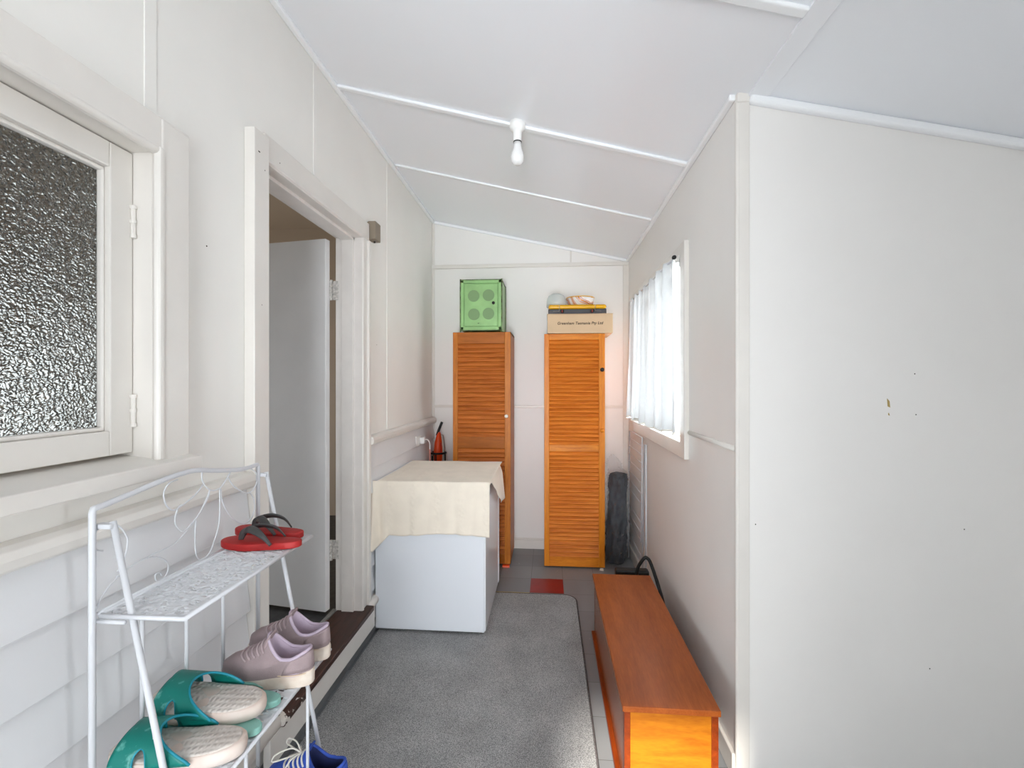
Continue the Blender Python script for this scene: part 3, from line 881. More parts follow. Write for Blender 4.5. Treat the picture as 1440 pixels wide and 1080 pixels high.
cupboard('louvre_cupboard', 'tall brown louvred cupboard with white knob, behind the fridge', -.737, -.292, 3.48, 3.855, .017, 1.788,
         (M['pine'], M['pine_slat'], M['pine_top']), .088, (.897, .985), [(-.322, 1.145, M['knobw'], .014, 'white china knob')], .034)
cupboard('louvre_cupboard', 'tall honey pine louvred cupboard with black and wooden knobs, by the window', -.036, .418, 3.48, 3.855, .012, 1.770,
         (M['honey'], M['honey_slat'], M['honey_top']), .046, (.879, .930),
         [(.396, 1.496, M['black'], .0155, 'black knob'), (.394, 1.043, M['honey'], .0155, 'turned wooden knob')], .0305)
# orange wedge under the left cupboard
b = B()
hexa(b, [(-.352, 3.455, 0), (-.298, 3.455, 0), (-.298, 3.478, 0), (-.352, 3.478, 0), (-.352, 3.457, .012), (-.298, 3.457, .012), (-.298, 3.478, .016), (-.352, 3.478, .016)])
o = obj('wedge', b, M['orange'], bevel=.001); tag(o, 'small orange wedge on the floor under the brown cupboard', 'wedge')
b = B()
hexa(b, [(.375, 3.458, 0), (.405, 3.45, 0), (.41, 3.478, 0), (.38, 3.478, 0), (.378, 3.462, .006), (.40, 3.456, .006), (.405, 3.478, .011), (.383, 3.478, .011)])
o = obj('paper_scrap', b, M['lace'], bevel=.001); tag(o, 'scrap of white paper under the corner of the honey cupboard', 'paper')

# ------------------------------------------------------------------ green ventilated safe
sx0, sx1, sy0, sy1, sz0, sz1 = -.682, -.362, 3.50, 3.80, 1.789, 2.192
t = thing('meat_safe', 'green metal ventilated cabinet standing on the brown cupboard', 'cabinet', (-.522, 3.65, sz0))
b = box(B(), sx0, sx1, sy0 + .012, sy1, sz0 + .014, sz1 - .004)
obj('body', b, M['green'], t, bevel=.004)
b = B()
for (x0, x1, z0, z1) in ((sx0, sx0 + .026, sz0 + .014, sz1), (sx1 - .026, sx1, sz0 + .014, sz1), (sx0, sx1, sz0 + .014, sz0 + .042), (sx0, sx1, sz1 - .026, sz1)):
    box(b, x0, x1, sy0, sy0 + .014, z0, z1)
obj('front_frame', b, M['green'], t, bevel=.004)
b = B()
for (x, y) in ((sx0, sy0 + .004), (sx1, sy0 + .004), (sx1, sy1 - .004), (sx0, sy1 - .004)):
    tube(b, [(x, y, sz0), (x, y, sz1 + .006)], .006, 8)
tube(b, [(sx1, sy0, sz1), (sx1, sy1, sz1)], .005, 8); tube(b, [(sx0, sy0, sz1), (sx0, sy1, sz1)], .005, 8)
tube(b, [(sx0, sy0 + .002, sz1), (sx1, sy0 + .002, sz1)], .004, 8); tube(b, [(sx0, sy0 + .002, sz0 + .014), (sx1, sy0 + .002, sz0 + .014)], .004, 8)
obj('corner_angle', b, M['green_rim'], t)
dx0, dx1, dz0, dz1 = sx0 + .032, sx1 - .032, sz0 + .046, sz1 - .032
door = obj('door', box(B(), dx0, dx1, sy0 + .002, sy0 + .012, dz0, dz1), M['green'], t, bevel=.003)
for (x, z) in ((-.579, 2.068), (-.463, 2.072), (-.577, 1.926), (-.464, 1.930)):
    b = lathe(B(), [(.045, 0), (.045, -.0012), (.043, -.0016)], (x, sy0 + .002, z), 'y', 36)
    obj('vent_disc', b, M['green_dk'], door)
b = lathe(B(), [(.010, 0), (.012, -.006), (.011, -.014), (.004, -.016)], (-.425, sy0 + .002, 2.012), 'y', 16); obj('knob', b, M['black'], door, smooth=True)
b = B(); box(b, -.548, -.532, sy0 + .0005, sy0 + .0022, 1.857, 1.860); box(b, -.545, -.541, sy0 + .0005, sy0 + .0022, 1.852, 1.860); obj('scratch', b, M['green_rim'], door)

# ------------------------------------------------------------------ cardboard box, stove, dome, bowl
bz0, bz1 = 1.771, 1.915
t = thing('cardboard_box', 'long cardboard box with printed lettering on the honey cupboard', 'box', (.23, 3.66, bz0))
b = box(B(), -.012, .476, 3.478, 3.84, bz0, bz1); obj('carton', b, M['card'], t, bevel=.003)
b = B(); box(b, -.014, .478, 3.474, 3.84, bz1, bz1 + .003); obj('lid_flap', b, M['card'], t, bevel=.001)
cu_t = bpy.data.curves.new('printed_text', 'FONT'); cu_t.body = 'Greenham Tasmania Pty Ltd'
cu_t.size = .0285; cu_t.shear = .22; cu_t.align_x = 'CENTER'; cu_t.align_y = 'CENTER'; cu_t.extrude = .0004; cu_t.offset = .0006
cu_t.space_character = 1.04
tmp = bpy.data.objects.new('lettering', cu_t)
me = bpy.data.meshes.new_from_object(tmp); bpy.data.objects.remove(tmp)
to = bpy.data.objects.new('printed_text', me); COL.objects.link(to); to.parent = t
to.location = (.002, 3.4775 - 3.66, 1.846 - bz0); to.rotation_euler = (PI / 2, 0, 0); me.materials.clear(); me.materials.append(M['ink']); bpy.data.curves.remove(cu_t)
gz0, gz1 = bz1 + .0035, 1.992
t = thing('camp_stove', 'yellow and charcoal folding camp stove on the cardboard box', 'stove', (.213, 3.62, gz0))
b = box(B(), -.005, .432, 3.50, 3.78, gz0, gz0 + .040); obj('base', b, M['charcoal'], t, bevel=.006)
b = box(B(), -.005, .432, 3.498, 3.782, gz0 + .040, gz1); obj('lid', b, M['yellow'], t, bevel=.016, segs=4)
for x in (.100, .325):
    b = lathe(B(), [(.012, 0), (.015, -.006), (.012, -.012), (.003, -.013)], (x, 3.50, gz0 + .022), 'y', 18); kn = obj('dial', b, M['grime'], t, smooth=True)
    b = box(B(), x - .002, x + .002, 3.486, 3.488, gz0 + .012, gz0 + .032); obj('pointer', b, M['orange_red'], kn)
for (x, s) in ((.078, 1), (.347, -1)):
    b = B(); tube(b, [(x, 3.494, gz1 - .004), (x, 3.492, gz0 + .022), (x - s * .045, 3.492, gz0 + .02)], .002, 6); obj('wire_latch', b, M['chrome'], t)
t = thing('dome_lid', 'frosted plastic dome on the left of the camp stove', 'dome', (.058, 3.62, gz1))
prof = [(.078, 0), (.078, .03), (.074, .062), (.060, .088), (.036, .102), (.004, .105)]
b = lathe(B(), prof, (.058, 3.62, gz1), 'z', 32); obj('shell', b, M['frost'], t, smooth=True)
b = B()
loft(b, [[(.062 + r * math.cos(a) * (1 + .2 * math.sin(3 * a)), 3.62 + r * math.sin(a), gz1 + h) for a in [2 * PI * k / 20 for k in range(20)]] for (r, h) in ((.05, .004), (.055, .03), (.040, .06), (.022, .085), (.004, .09))])
obj('crumpled_lining', b, M['whiteplastic'], t, smooth=True)
t = thing('painted_bowl', 'colourful painted bowl with yellow rim behind the camp stove', 'bowl', (.246, 3.66, gz1))
b = lathe(B(), [(.07, 0), (.092, .006), (.102, .03), (.108, .06), (.110, .072), (.105, .070), (.098, .04), (.08, .014), (.004, .012)], (.246, 3.66, gz1), 'z', 40)
obj('bowl', b, M['bowl'], t, smooth=True)
b = B(); tube(b, [(.246 + .109 * math.cos(a), 3.66 + .109 * math.sin(a), gz1 + .073) for a in [2 * PI * k / 40 for k in range(40)]], .0035, 8, True)
obj('rim', b, M['yellow'], t, smooth=True)

# ------------------------------------------------------------------ bundle in clear plastic
t = thing('wrapped_bundle', 'dark bundle in clear plastic standing beside the honey cupboard', 'bundle', (.535, 3.64, 0))
random.seed(4)
def bund(zs, k, seed, kf=1.0):
    zs = [tuple(p + (q - p) * i / 8 for p, q in zip(A, C)) for A, C in zip(zs, zs[1:]) for i in range(8)] + [zs[-1]]
    rings = []
    for i, (z, rx, ry, ox) in enumerate(zs):
        ring = []
        for q in range(34):
            a = 2 * PI * q / 34
            w = 1 + (.09 * math.sin(4 * a + z * 11 + seed) + .07 * math.sin(7 * a - z * 23 + seed) + .05 * math.sin(11 * a + z * 41)) * kf + random.uniform(-.07, .07) * kf
            ring.append((.531 + ox + .8 * rx * k * w * math.cos(a), 3.645 + ry * k * w * math.sin(a), z))
        rings.append(ring)
    return rings
zs = [(.004, .085, .07, -.01), (.10, .090, .075, -.008), (.24, .092, .08, -.004), (.40, .088, .08, .0), (.55, .085, .075, .006), (.65, .086, .07, .01), (.69, .07, .06, .01)]
b = B(); loft(b, bund(zs, 1, 0)); obj('dark_fabric', b, M['navy_cloth'], t, smooth=True)
zf = [(.012, .092, .078, -.01), (.10, .096, .082, -.008), (.24, .098, .086, -.004), (.40, .094, .086, .0), (.55, .093, .082, .004), (.66, .092, .076, .006), (.70, .080, .068, .002),
      (.735, .058, .05, -.02), (.77, .066, .05, -.03), (.80, .045, .04, -.03), (.84, .012, .012, -.035)]
b = B(); loft(b, bund(zf, 1.05, .2, 1.25)); obj('plastic_wrap', b, M['film'], t)
for (x, z) in ((.505, .47), (.555, .455), (.485, .25), (.525, .255), (.56, .24), (.595, .22), (.52, .22), (.6, .66), (.545, .10)):
    b = lathe(B(), [(.004, .004), (.005, 0), (.002, -.004)], (x, 3.545, z), 'y', 8)
    obj('metal_dot', b, M['chrome'], t)  # small bright metal dots on the near face of the bundle

# ------------------------------------------------------------------ white wire airer against the right wall
t = thing('wire_airer', 'folded white wire clothes airer leaning against the right wall', 'airer', (.625, 3.4, 0))
b = B()
tube(b, [(.634, 3.72, .30), (.640, 3.72, 1.02), (.640, 3.22, 1.02), (.634, 3.22, .30), (.634, 3.72, .30)], .0055, 8)
obj('frame', b, M['metalw'], t, smooth=True)
b = B(); tube(b, [(.634, 3.20, .0), (.642, 3.15, .985), (.642, 3.10, .985), (.640, 3.10, .0)], .006, 8)
obj('leg', b, M['metalw'], t, smooth=True)
b = B(); tube(b, [(.636, 3.74, .0), (.644, 3.76, .95)], .006, 8)
obj('leg', b, M['metalw'], t, smooth=True)
zsx = [.36, .43, .56, .63, .70, .78, .84, .90, .96]
for z in zsx:
    b = B(); tube(b, [(.634 + (z - .3) * .008, 3.72, z), (.634 + (z - .3) * .008, 3.22, z)], .003, 6); obj('rung', b, M['metalw'], t, smooth=True)
for z in (.14, .20):
    b = B(); tube(b, [(.637, 3.74, z), (.636, 3.19, z)], .003, 6); obj('rung', b, M['metalw'], t, smooth=True)

# ------------------------------------------------------------------ black folding trolley behind the bench
t = thing('luggage_trolley', 'black folding trolley tucked behind the wooden bench', 'trolley', (.57, 2.95, 0))
b = B()
tube(b, catmull([(.520, 2.78, .02), (.520, 2.78, .20), (.525, 2.78, .29), (.560, 2.775, .355), (.580, 2.77, .36), (.598, 2.74, .33), (.625, 2.60, .20), (.63, 2.45, .06)], 6), .010, 10)
obj('handle', b, M['blackmetal'], t, smooth=True)
b = B(); box(b, .40, .60, 2.80, 2.86, .02, .27); obj('folded_plate', b, M['black'], t, bevel=.012, segs=3)
for x in (.39, .61):
    b = lathe(B(), [(.035, -.012), (.04, -.008), (.04, .008), (.035, .012)], (x, 2.84, .04), 'x', 20); obj('wheel', b, M['blackmetal'], t, smooth=True)

# ------------------------------------------------------------------ low wooden bench box
bx0, bx1, by0, by1, bh = .246, .556, 1.548, 2.604, .328
t = thing('bench_box', 'low brown wooden bench chest against the right wall', 'bench', (.40, 2.07, 0))
obj('top', box(B(), bx0 - .003, bx1 + .004, by0 - .004, by1, bh - .020, bh), M['bench_top'], t, bevel=.003)
obj('near_panel', box(B(), bx0 + .02, bx1 - .02, by0 + .008, by0 + .022, .012, bh - .020), M['bench_side'], t)
for (xa, xb) in ((bx0 + .004, bx0 + .024), (bx1 - .024, bx1 - .002)):
    obj('corner_post', box(B(), xa, xb, by0 + .003, by0 + .04, 0, bh - .020), M['bench_rail'], t, bevel=.002)
obj('front_panel', box(B(), bx0 + .008, bx0 + .022, by0 + .03, by1 - .005, .005, bh - .020), M['bench_face'], t)
obj('back_panel', box(B(), bx1 - .02, bx1 - .006, by0 + .03, by1 - .005, .005, bh - .020), M['bench_face'], t)
obj('far_panel', box(B(), bx0 + .008, bx1 - .006, by1 - .02, by1 - .006, .005, bh - .020), M['bench_side'], t)
obj('plinth', box(B(), bx0 - .010, bx0 + .010, by0 + .01, by1 - .02, 0, .020), M['bench_rail'], t, bevel=.004)

# ------------------------------------------------------------------ rug
b = B()
pts = [(-.955, -1.0), (.178, -1.0)]
cx, cy, r = .095, 2.945, .08
pts += [(cx + r * math.sin(a), cy + r * (1 - 1 + math.cos(a))) for a in [PI / 2 - PI / 2 * k / 8 for k in range(9)]]
pts += [(-.955, 3.02)]
v0 = [b.verts.new((x, y, .001)) for x, y in pts]; v1 = [b.verts.new((x, y, .010)) for x, y in pts]
b.faces.new(v1); b.faces.new(list(reversed(v0)))
for i in range(len(pts)): b.faces.new((v0[i], v0[(i + 1) % len(pts)], v1[(i + 1) % len(pts)], v1[i]))
rug = obj('rug', b, M['rug']); tag(rug, 'grey cut-pile rug covering most of the porch floor', 'rug')
b = B(); tube(b, [(x, y, .006) for x, y in pts[1:]], .0055, 8); obj('bound_edge', b, M['rug_edge'], rug, smooth=True)

# ------------------------------------------------------------------ white wire rack by the left wall
RX, RN, RF = -.885, .823, 1.333
t = thing('shoe_rack', 'white metal A-frame shoe rack with scrolled back by the left wall', 'shoe rack', (-.76, 1.08, 0))
P3 = lambda L: [(RX, y, z) for y, z in L]
b = B()
toprail = catmull(P3([(RN, 1.154), (.85, 1.156), (.90, 1.163), (.991, 1.176), (1.048, 1.180), (1.09, 1.179), (1.159, 1.165), (1.237, 1.152), (1.29, 1.149), (RF, 1.151)]), 6)
tube(b, [(RX, RN, .011)] + [(RX, RN, 1.146)] + toprail[1:-1] + [(RX, RF, 1.146), (RX, RF, .011)], .0062, 10)
for z in (.945, .605, .23): tube(b, [(RX, RN, z), (RX, RF, z)], .0045, 8)
obj('back_frame', b, M['metalw'], t, smooth=True)
scr = [
    [(1.029, 1.168), (1.006, 1.165), (.991, 1.151), (.99, 1.133), (.998, 1.113), (1.017, 1.098), (1.044, 1.103), (1.082, 1.118), (1.11, 1.138)],
    [(1.133, 1.119), (1.122, 1.10), (1.099, 1.069), (1.069, 1.048), (1.044, 1.04), (1.025, 1.059), (1.021, 1.075), (1.029, 1.098), (1.04, 1.106)],
    [(1.106, 1.170), (1.108, 1.147), (1.133, 1.119), (1.169, 1.115), (1.20, 1.139), (1.215, 1.156)],
    [(1.20, 1.139), (1.221, 1.112), (1.254, 1.088), (1.283, 1.075), (1.313, 1.08), (1.330, 1.107), (1.319, 1.13), (1.289, 1.148)],
    [(1.174, 1.112), (1.179, 1.078), (1.205, 1.035), (1.237, 1.005), (1.271, .987), (1.301, .996), (1.316, 1.019), (1.313, 1.048), (1.295, 1.074)],
    [(1.169, 1.115), (1.168, 1.029), (1.146, .973), (1.125, .95), (1.098, .951), (1.085, .975), (1.083, 1.02), (1.086, 1.055)],
    [(.826, .947), (.84, .971), (.861, .991), (.896, 1.007), (.928, 1.013), (.968, 1.015), (1.018, 1.018), (1.053, 1.034), (1.091, 1.062), (1.125, 1.098), (1.133, 1.119)],
    [(.873, 1.0), (.90, 1.009), (.938, 1.013), (.968, 1.006), (.995, .987), (1.002, .968), (.995, .953), (.979, .948), (.968, .955), (.967, .966), (.978, .967), (.983, .958)],
    [(.852, 1.116), (.832, 1.11), (.828, 1.093), (.83, 1.074), (.844, 1.065)],
    [(.852, 1.116), (.878, 1.104), (.896, 1.077), (.898, 1.06), (.891, 1.033), (.876, 1.011)],
]
for s in scr:
    b = B(); tube(b, catmull(P3(s), 7), .0018, 6); obj('scroll', b, M['metalw'], t, smooth=True)
for y in (.933, 1.056, 1.182):
    b = B(); tube(b, [(RX, y, .605), (RX, y, .945)], .0045, 8); obj('back_bar', b, M['metalw'], t, smooth=True)
for (y, x0, x1) in ((RN + .02, -.862, -.615), (RF + .014, -.868, -.642)):
    b = B(); tube(b, [(x0, y, 1.125), (x1, y, .011)], .0060, 10)
    leg = obj('leg', b, M['metalw'], t, smooth=True)
    b = B(); box(b, RX - .004, x0 + .006, min(y, y - .012), y + .004, 1.112, 1.122); obj('hinge_tab', b, M['metalw'], leg, bevel=.002)
random.seed(11)
def shelf(z, xb, xf, y0, y1):
    b = B()
    tube(b, [(xb, y0, z), (xf, y0, z), (xf, y1, z), (xb, y1, z), (xb, y0, z)], .0052, 8)
    fr = obj('shelf', b, M['metalw'], t, smooth=True)
    b = B(); nu, nv = 84, 30
    L, W = y1 - y0, xf - xb
    def fn(u, v):
        e = min(u, v, 1 - u, 1 - v)
        j = 0 if e < .02 else 1
        return (xb + v * W + j * random.uniform(-.0016, .0016), y0 + u * L + j * random.uniform(-.0016, .0016),
                z + .001 + j * random.uniform(-.0018, .0022))
    def skip(i, j):
        if i in (0, nu - 1) or j in (0, nv - 1): return False
        row = j % 10
        wave = math.sin(i * .9 + (j // 10) * 2.1) * 2.3
        if row in (4, 5) and (i % 3 == 0): return True
        return (abs(row - 4.5 - wave) < .8 and i % 2 == 0) or random.random() < .05
    gridmesh(b, fn, nu, nv, skip)
    obj('lace_sheet', b, M['metalw'], fr, solid=.0014)
    for y in (y0, y1):
        s = -1 if y == y0 else 1
        b = B(); tube(b, [(xb - .003, y + s * .006, z - .008), (-.615 - .247 * z / 1.125 + .0, y + s * .006, z - .008)], .004, 8)
        obj('side_bar', b, M['metalw'], fr, smooth=True)
shelf(.941, -.880, -.706, .835, 1.318)
shelf(.605, -.880, -.650, .835, 1.318)
shelf(.230, -.880, -.590, .835, 1.318)
for y in (.945, 1.20):
    b = B(); tube(b, [(-.655, y, .602), (-.655, y, .23)], .0042, 8); obj('front_bar', b, M['metalw'], t, smooth=True)

# ------------------------------------------------------------------ footwear
def outline(L, W, n=44, asym=.12, heel=.78):
    """foot outline, toe at +x; returns points round the sole"""
    pts = []
    for k in range(n):
        a = 2 * PI * k / n
        c, s = math.cos(a), math.sin(a)
        x = c * L / 2
        u = (c + 1) / 2                                   # 0 heel .. 1 toe
        w = heel + (1 - heel) * (1 / (1 + math.exp(-(u - .5) * 11))) - .10 * math.exp(-((u - .42) / .16) ** 2)
        y = (abs(s) ** .80) * (1 if s >= 0 else -1) * W / 2 * w + asym * W * .35 * (u - .5) * (1 if s > 0 else .6)
        pts.append((x, y))
    return pts

def scaled(pts, k, dx=0): return [(x * k + dx, y * (1 - (1 - k) * 2.2)) for x, y in pts]

def sole_mesh(pts, z0, z1f, inset=.97, lip=.002):
    b = B()
    rings = []
    for (f, k) in ((0, .965), (.12, .995), (.85, 1.0), (1.0, .985)):
        rings.append([(x * k, y * k, z0 + (z1f(x) - z0) * f) for x, y in pts])
    loft(b, rings)
    return b

def sneaker(label, name, cat, loc, rotz, L, W, cm, group=None, mirror=1, laces='tight'):
    t = thing(name, label, cat, loc, rotz, group)
    up, lining, lace, solem, insole = cm
    O = [(x, y * mirror) for x, y in outline(L, W)]
    zt = lambda x: .029 + .011 * max(0, -x / (L / 2)) + .007 * max(0, x / (L / 2) - .6)
    obj('sole', sole_mesh(O, 0, zt), solem, t, smooth=True, local=True, bevel=.002)
    n = len(O)
    cc, ca, cb = -.060 * L / .248, .054 * L / .248, .028 * W / .085
    coll, inner = [], []
    for k in range(n):
        a = 2 * PI * k / n; c, s = math.cos(a), math.sin(a)
        x = cc + ca * c * (1.0 if c < 0 else 1.02); y = cb * s * mirror
        u = (c + 1) / 2
        z = .076 + .050 * max(0, (u - .55) / .45) ** 1.5 + .016 * max(0, (.35 - u) / .35) ** 1.2
        coll.append((x, y, z))
    def P(k, tt):
        x0, y0 = O[k]; x1, y1, z1 = coll[k]; z0 = zt(x0) - .004
        c = math.cos(2 * PI * k / n)
        fx = tt ** (1.0 + .75 * max(0, c)); bulge = .05 * math.sin(PI * tt) * (1 - max(0, c) * .3)
        x = x0 * .975 + (x1 - x0 * .975) * fx
        if c > 0:                                        # toe box: rounded, then a gentle rise to the throat
            T = (0, .2, .35, .55, .75, .9, 1); FX = (0, .05, .20, .46, .72, .89, 1); FZ_ = (0, .30, .43, .54, .67, .82, 1)
            i = max(q for q in range(6) if T[q] <= tt + 1e-9); g = (tt - T[i]) / (T[i + 1] - T[i]); wg = c ** .8
            fx = fx * (1 - wg) + wg * (FX[i] + (FX[i + 1] - FX[i]) * g)
            x = x0 * .975 + (x1 - x0 * .975) * fx
            fz = FZ_[i] + (FZ_[i + 1] - FZ_[i]) * g
        y = (y0 * .985 + (y1 - y0 * .985) * tt ** 1.5) * (1 + bulge)
        zz = z0 + (z1 - z0) * (math.sin(tt * PI / 2) ** (.8 + .15 * max(0, c)))
        if c > 0: zz = zz * (1 - wg) + wg * (z0 + (z1 - z0) * fz)
        return (x, y, zz)
    b = B(); rings = [[P(k, q / 20) for k in range(n)] for q in range(21)]
    rings.append([(x * .985 + cc * .015, y * .93, z + .002) for x, y, z in coll])
    loft(b, rings, close_ends=False)
    u = obj('upper', b, up, t, smooth=True, local=True)
    b = B()
    rings = [[(cc + (x - cc) * k, y * k, z + .002 - dz * (z - .028)) for x, y, z in coll] for k, dz in ((.975, 0), (.90, .06), (.90, .5), (1.02, .97))]
    loft(b, rings, close_ends=False); obj('lining', b, lining, t, smooth=True, local=True)
    b = B(); loft(b, [[(cc + (x - cc) * 1.1, y * 1.08, .034 + e) for x, y, z in coll] for e in (0, .003)]); obj('insole', b, insole, t, local=True)
    # padded collar
    b = B(); tube(b, [(x, y, z + .001) for x, y, z in coll], .0042, 8, True); obj('collar', b, lining if laces == 'tight' else up, u, smooth=True, local=True)
    # heel patch
    b = B()
    hk = [k for k in range(n) if math.cos(2 * PI * k / n) < -.35]
    gridmesh(b, lambda uu, vv: tuple(Vector(P(hk[int(round(uu * (len(hk) - 1)))], .06 + .66 * vv)) * 1.0 + Vector((-.0015, 0, 0)) + Vector((0, (.0012 if P(hk[int(round(uu * (len(hk) - 1)))], .3)[1] > 0 else -.0012), 0))), len(hk) - 1, 5)
    obj('heel_counter', b, up, u, smooth=True, local=True, solid=.0015)
    # tongue
    b = B()
    x0 = cc + ca
    def tg(uu, vv):
        w = .021 - .004 * vv
        return (x0 + .004 - .012 * vv, (uu - .5) * 2 * w, .098 + .034 * vv - 5.0 * ((uu - .5) * 2 * w) ** 2)
    gridmesh(b, tg, 6, 8); obj('tongue', b, up, t, smooth=True, local=True, solid=.005)
    # laces across the throat
    for q in range(5):
        f = .90 - q * .085
        kk = [(k, f - .05 * abs(k) / 6) for k in range(-6, 7)]
        b = B(); tube(b, [Vector(P(k % n, ff)) + Vector((.0006, 0, .0022)) for k, ff in kk], .0028, 6, flat=.7)
        obj('lace', b, lace, t, smooth=True, local=True)
    if laces == 'loop':
        for sg in (-1, 1):
            b = B(); tube(b, catmull([(.018, 0, .105), (.04, sg * .012, .125), (.075, sg * .03, .118), (.085, sg * .034, .10), (.06, sg * .022, .10), (.02, 0, .105)], 7), .0022, 6)
            obj('lace', b, lace, t, smooth=True, local=True)
            b = B(); tube(b, catmull([(.018, 0, .105), (.035, sg * .025, .102), (.05, sg * .048, .07), (.055, sg * .052, .045)], 6), .0022, 6)
            obj('lace', b, lace, t, smooth=True, local=True)
    return t

mv = (M['mauve'], M['mauve_lining'], M['mauve_lace'], M['sole'], M['insole'])
ZS = .608
sneaker('mauve knit sneaker, the nearer of the pair on the rack', 'sneaker', 'sneaker', (-.742, 1.160, ZS), PI + .03, .248, .094, mv, 'mauve sneakers on the rack', 1)
sneaker('mauve knit sneaker, the farther one beside the doorway', 'sneaker', 'sneaker', (-.752, 1.278, ZS), PI - .02, .248, .094, mv, 'mauve sneakers on the rack', -1)
bl = (M['blue_shoe'], M['navy'], M['lace'], M['sole'], M['navy'])
sneaker('blue sneaker with loose white laces at the foot of the rack', 'sneaker', 'sneaker', (-.690, 1.262, .233), PI - .05, .245, .095, bl, None, 1, 'loop')

def flip_flop(name, label, loc, rotz, L, W, th, solem, strapm, mirror=1, group=None, sh=1.0):
    t = thing(name, label, 'flip flop', loc, rotz, group)
    O = [(x, y * mirror) for x, y in outline(L, W, 48, .14, .74)]
    b = B()
    loft(b, [[(x * k, y * k, z + .004 * max(0, x / (L / 2)) ** 2 + .003 * max(0, -x / (L / 2))) for x, y in O] for (k, z) in ((.975, 0), (1.0, .002), (1.0, th - .002), (.985, th))])
    obj('sole', b, solem, t, smooth=True, local=True, bevel=.0015)
    toe = Vector((L * .27, 0.004 * mirror, th))
    apex = toe + Vector((-.014, 0, .026 * sh))
    for s in (1, -1):
        end = Vector((-L * .21, s * W * .41, th - .001))
        pts = catmull([toe + Vector((0, 0, -.002)), apex, apex.lerp(end, .35) + Vector((0, s * .007, .019 * sh)), apex.lerp(end, .72) + Vector((0, s * .008, .018 * sh)), end], 7)
        rad = [.0045 + .0066 * math.sin(PI * min(1, i / (len(pts) - 1) * 1.05 + .05)) for i in range(len(pts))]
        b = B(); tube(b, pts, .006, 8, flat=.38, upv=(0, s * .75, .65), rads=rad)
        obj('strap', b, strapm, t, smooth=True, local=True)
    return t
flip_flop('flip_flop', 'red flip-flop with charcoal strap, the nearer one on the top shelf', (-.793, 1.212, .945), PI + .02, .222, .088, .018, M['red_eva'], M['grey_rubber'], 1, 'red flip-flops')
flip_flop('flip_flop', 'red flip-flop with charcoal strap, farther back on the top shelf', (-.826, 1.299, .945), PI - .12, .222, .088, .018, M['red_eva'], M['grey_rubber'], -1, 'red flip-flops')
flip_flop('flip_flop', 'pale teal flip-flop, its heel showing beside the mauve sneaker', (-.775, 1.076, ZS), PI - .02, .235, .088, .016, M['pale_teal'], M['pale_teal'], 1, 'pale teal flip-flops', .45)
flip_flop('flip_flop', 'pale teal flip-flop squashed under the nearer pair of slides', (-.765, .985, ZS), PI + .02, .235, .088, .016, M['pale_teal'], M['pale_teal'], -1, 'pale teal flip-flops', .12)

def slide(label, loc, rot, L, W, mirror=1, mark=False):
    t = thing('slide_sandal', label, 'sandal', loc, 0, 'white and teal slides')
    t.rotation_euler = rot
    O = [(x, y * mirror) for x, y in outline(L, W, 56, .12, .93)]
    th = .026
    zt = lambda x: th + .006 * max(0, -x / (L / 2)) + .006 * max(0, x / (L / 2)) ** 2
    b = B()
    loft(b, [[(x * k, y * k, zt(x) * f) for x, y in O] for (k, f) in ((.955, 0), (.995, .12), (1.01, .55), (1.0, .9), (.975, 1.0))])
    obj('midsole', b, M['slide_side'], t, smooth=True, local=True)
    b = B()
    loft(b, [[(x * k, y * k, zt(x) + e) for x, y in O] for (k, e) in ((.93, -.002), (.93, .0015), (.90, .003), (.5, .0012), (.05, .0012))])
    obj('footbed', b, M['slide_bed'], t, smooth=True, local=True)
    # strap: two legs on each side that merge over the foot
    H = .050
    c = .050
    def arc(s, x):                                       # s in -1..1 across the foot
        w = W * .51
        return Vector((x, math.sin(s * PI / 2) * w * (1 - .06 * (1 - abs(s))), th - .004 + H * math.cos(s * PI / 2) ** .75))
    def hcut(s):
        a = abs(s); s1 = .60
        if a < s1: return 0.0
        k = (a - s1) / (1 - s1)
        return .0135 * math.sqrt(max(0, 1 - (1 - k) ** 2))
    front = lambda s: .098 - .010 * (1 - abs(s)) - .006 * s * mirror
    rear = lambda s: .032 - .080 * abs(s) ** 2.0
    mid = lambda s: c - .004 * abs(s)
    b = B()
    gridmesh(b, lambda u, v: tuple(arc(u * 2 - 1, (mid(u * 2 - 1) + hcut(u * 2 - 1)) * (1 - v) + front(u * 2 - 1) * v)), 40, 6)
    gridmesh(b, lambda u, v: tuple(arc(u * 2 - 1, (mid(u * 2 - 1) - hcut(u * 2 - 1)) * (1 - v) + min(rear(u * 2 - 1), mid(u * 2 - 1) - hcut(u * 2 - 1) - .006) * v)), 40, 6)
    bmesh.ops.remove_doubles(b, verts=b.verts, dist=.0004)
    st = obj('strap', b, M['teal'], t, smooth=True, local=True, solid=.0045)
    b = B()
    tube(b, [arc(s, min(rear(s), mid(s) - hcut(s) - .006)) for s in [k / 20 - 1 for k in range(41)]], .0028, 6)
    for sg in (-1, 1):
        ss = [1 - k / 20 * .40 for k in range(21)]
        tube(b, [arc(sg * s, mid(s) + hcut(s)) for s in ss] + [arc(sg * s, mid(s) - hcut(s)) for s in reversed(ss)], .0024, 6)
    obj('strap_rim', b, M['teal_rim'], st, smooth=True, local=True)
    if mark:
        b = B()
        for (s0, dx, l) in ((.30, .026, .012), (.34, .022, .014), (.38, .024, .010), (.42, .020, .012)):
            p = [arc(-s0 * 1.0, dx + l * q / 3) + Vector((0, -.0022, .0034)) for q in range(4)]
            p2 = [arc(s0 * 1.0, dx + l * q / 3) + Vector((0, .0022, .0034)) for q in range(4)]
            tube(b, p2, .0009, 5)
        obj('strap_logo', b, M['lace'], st, local=True)
    return t
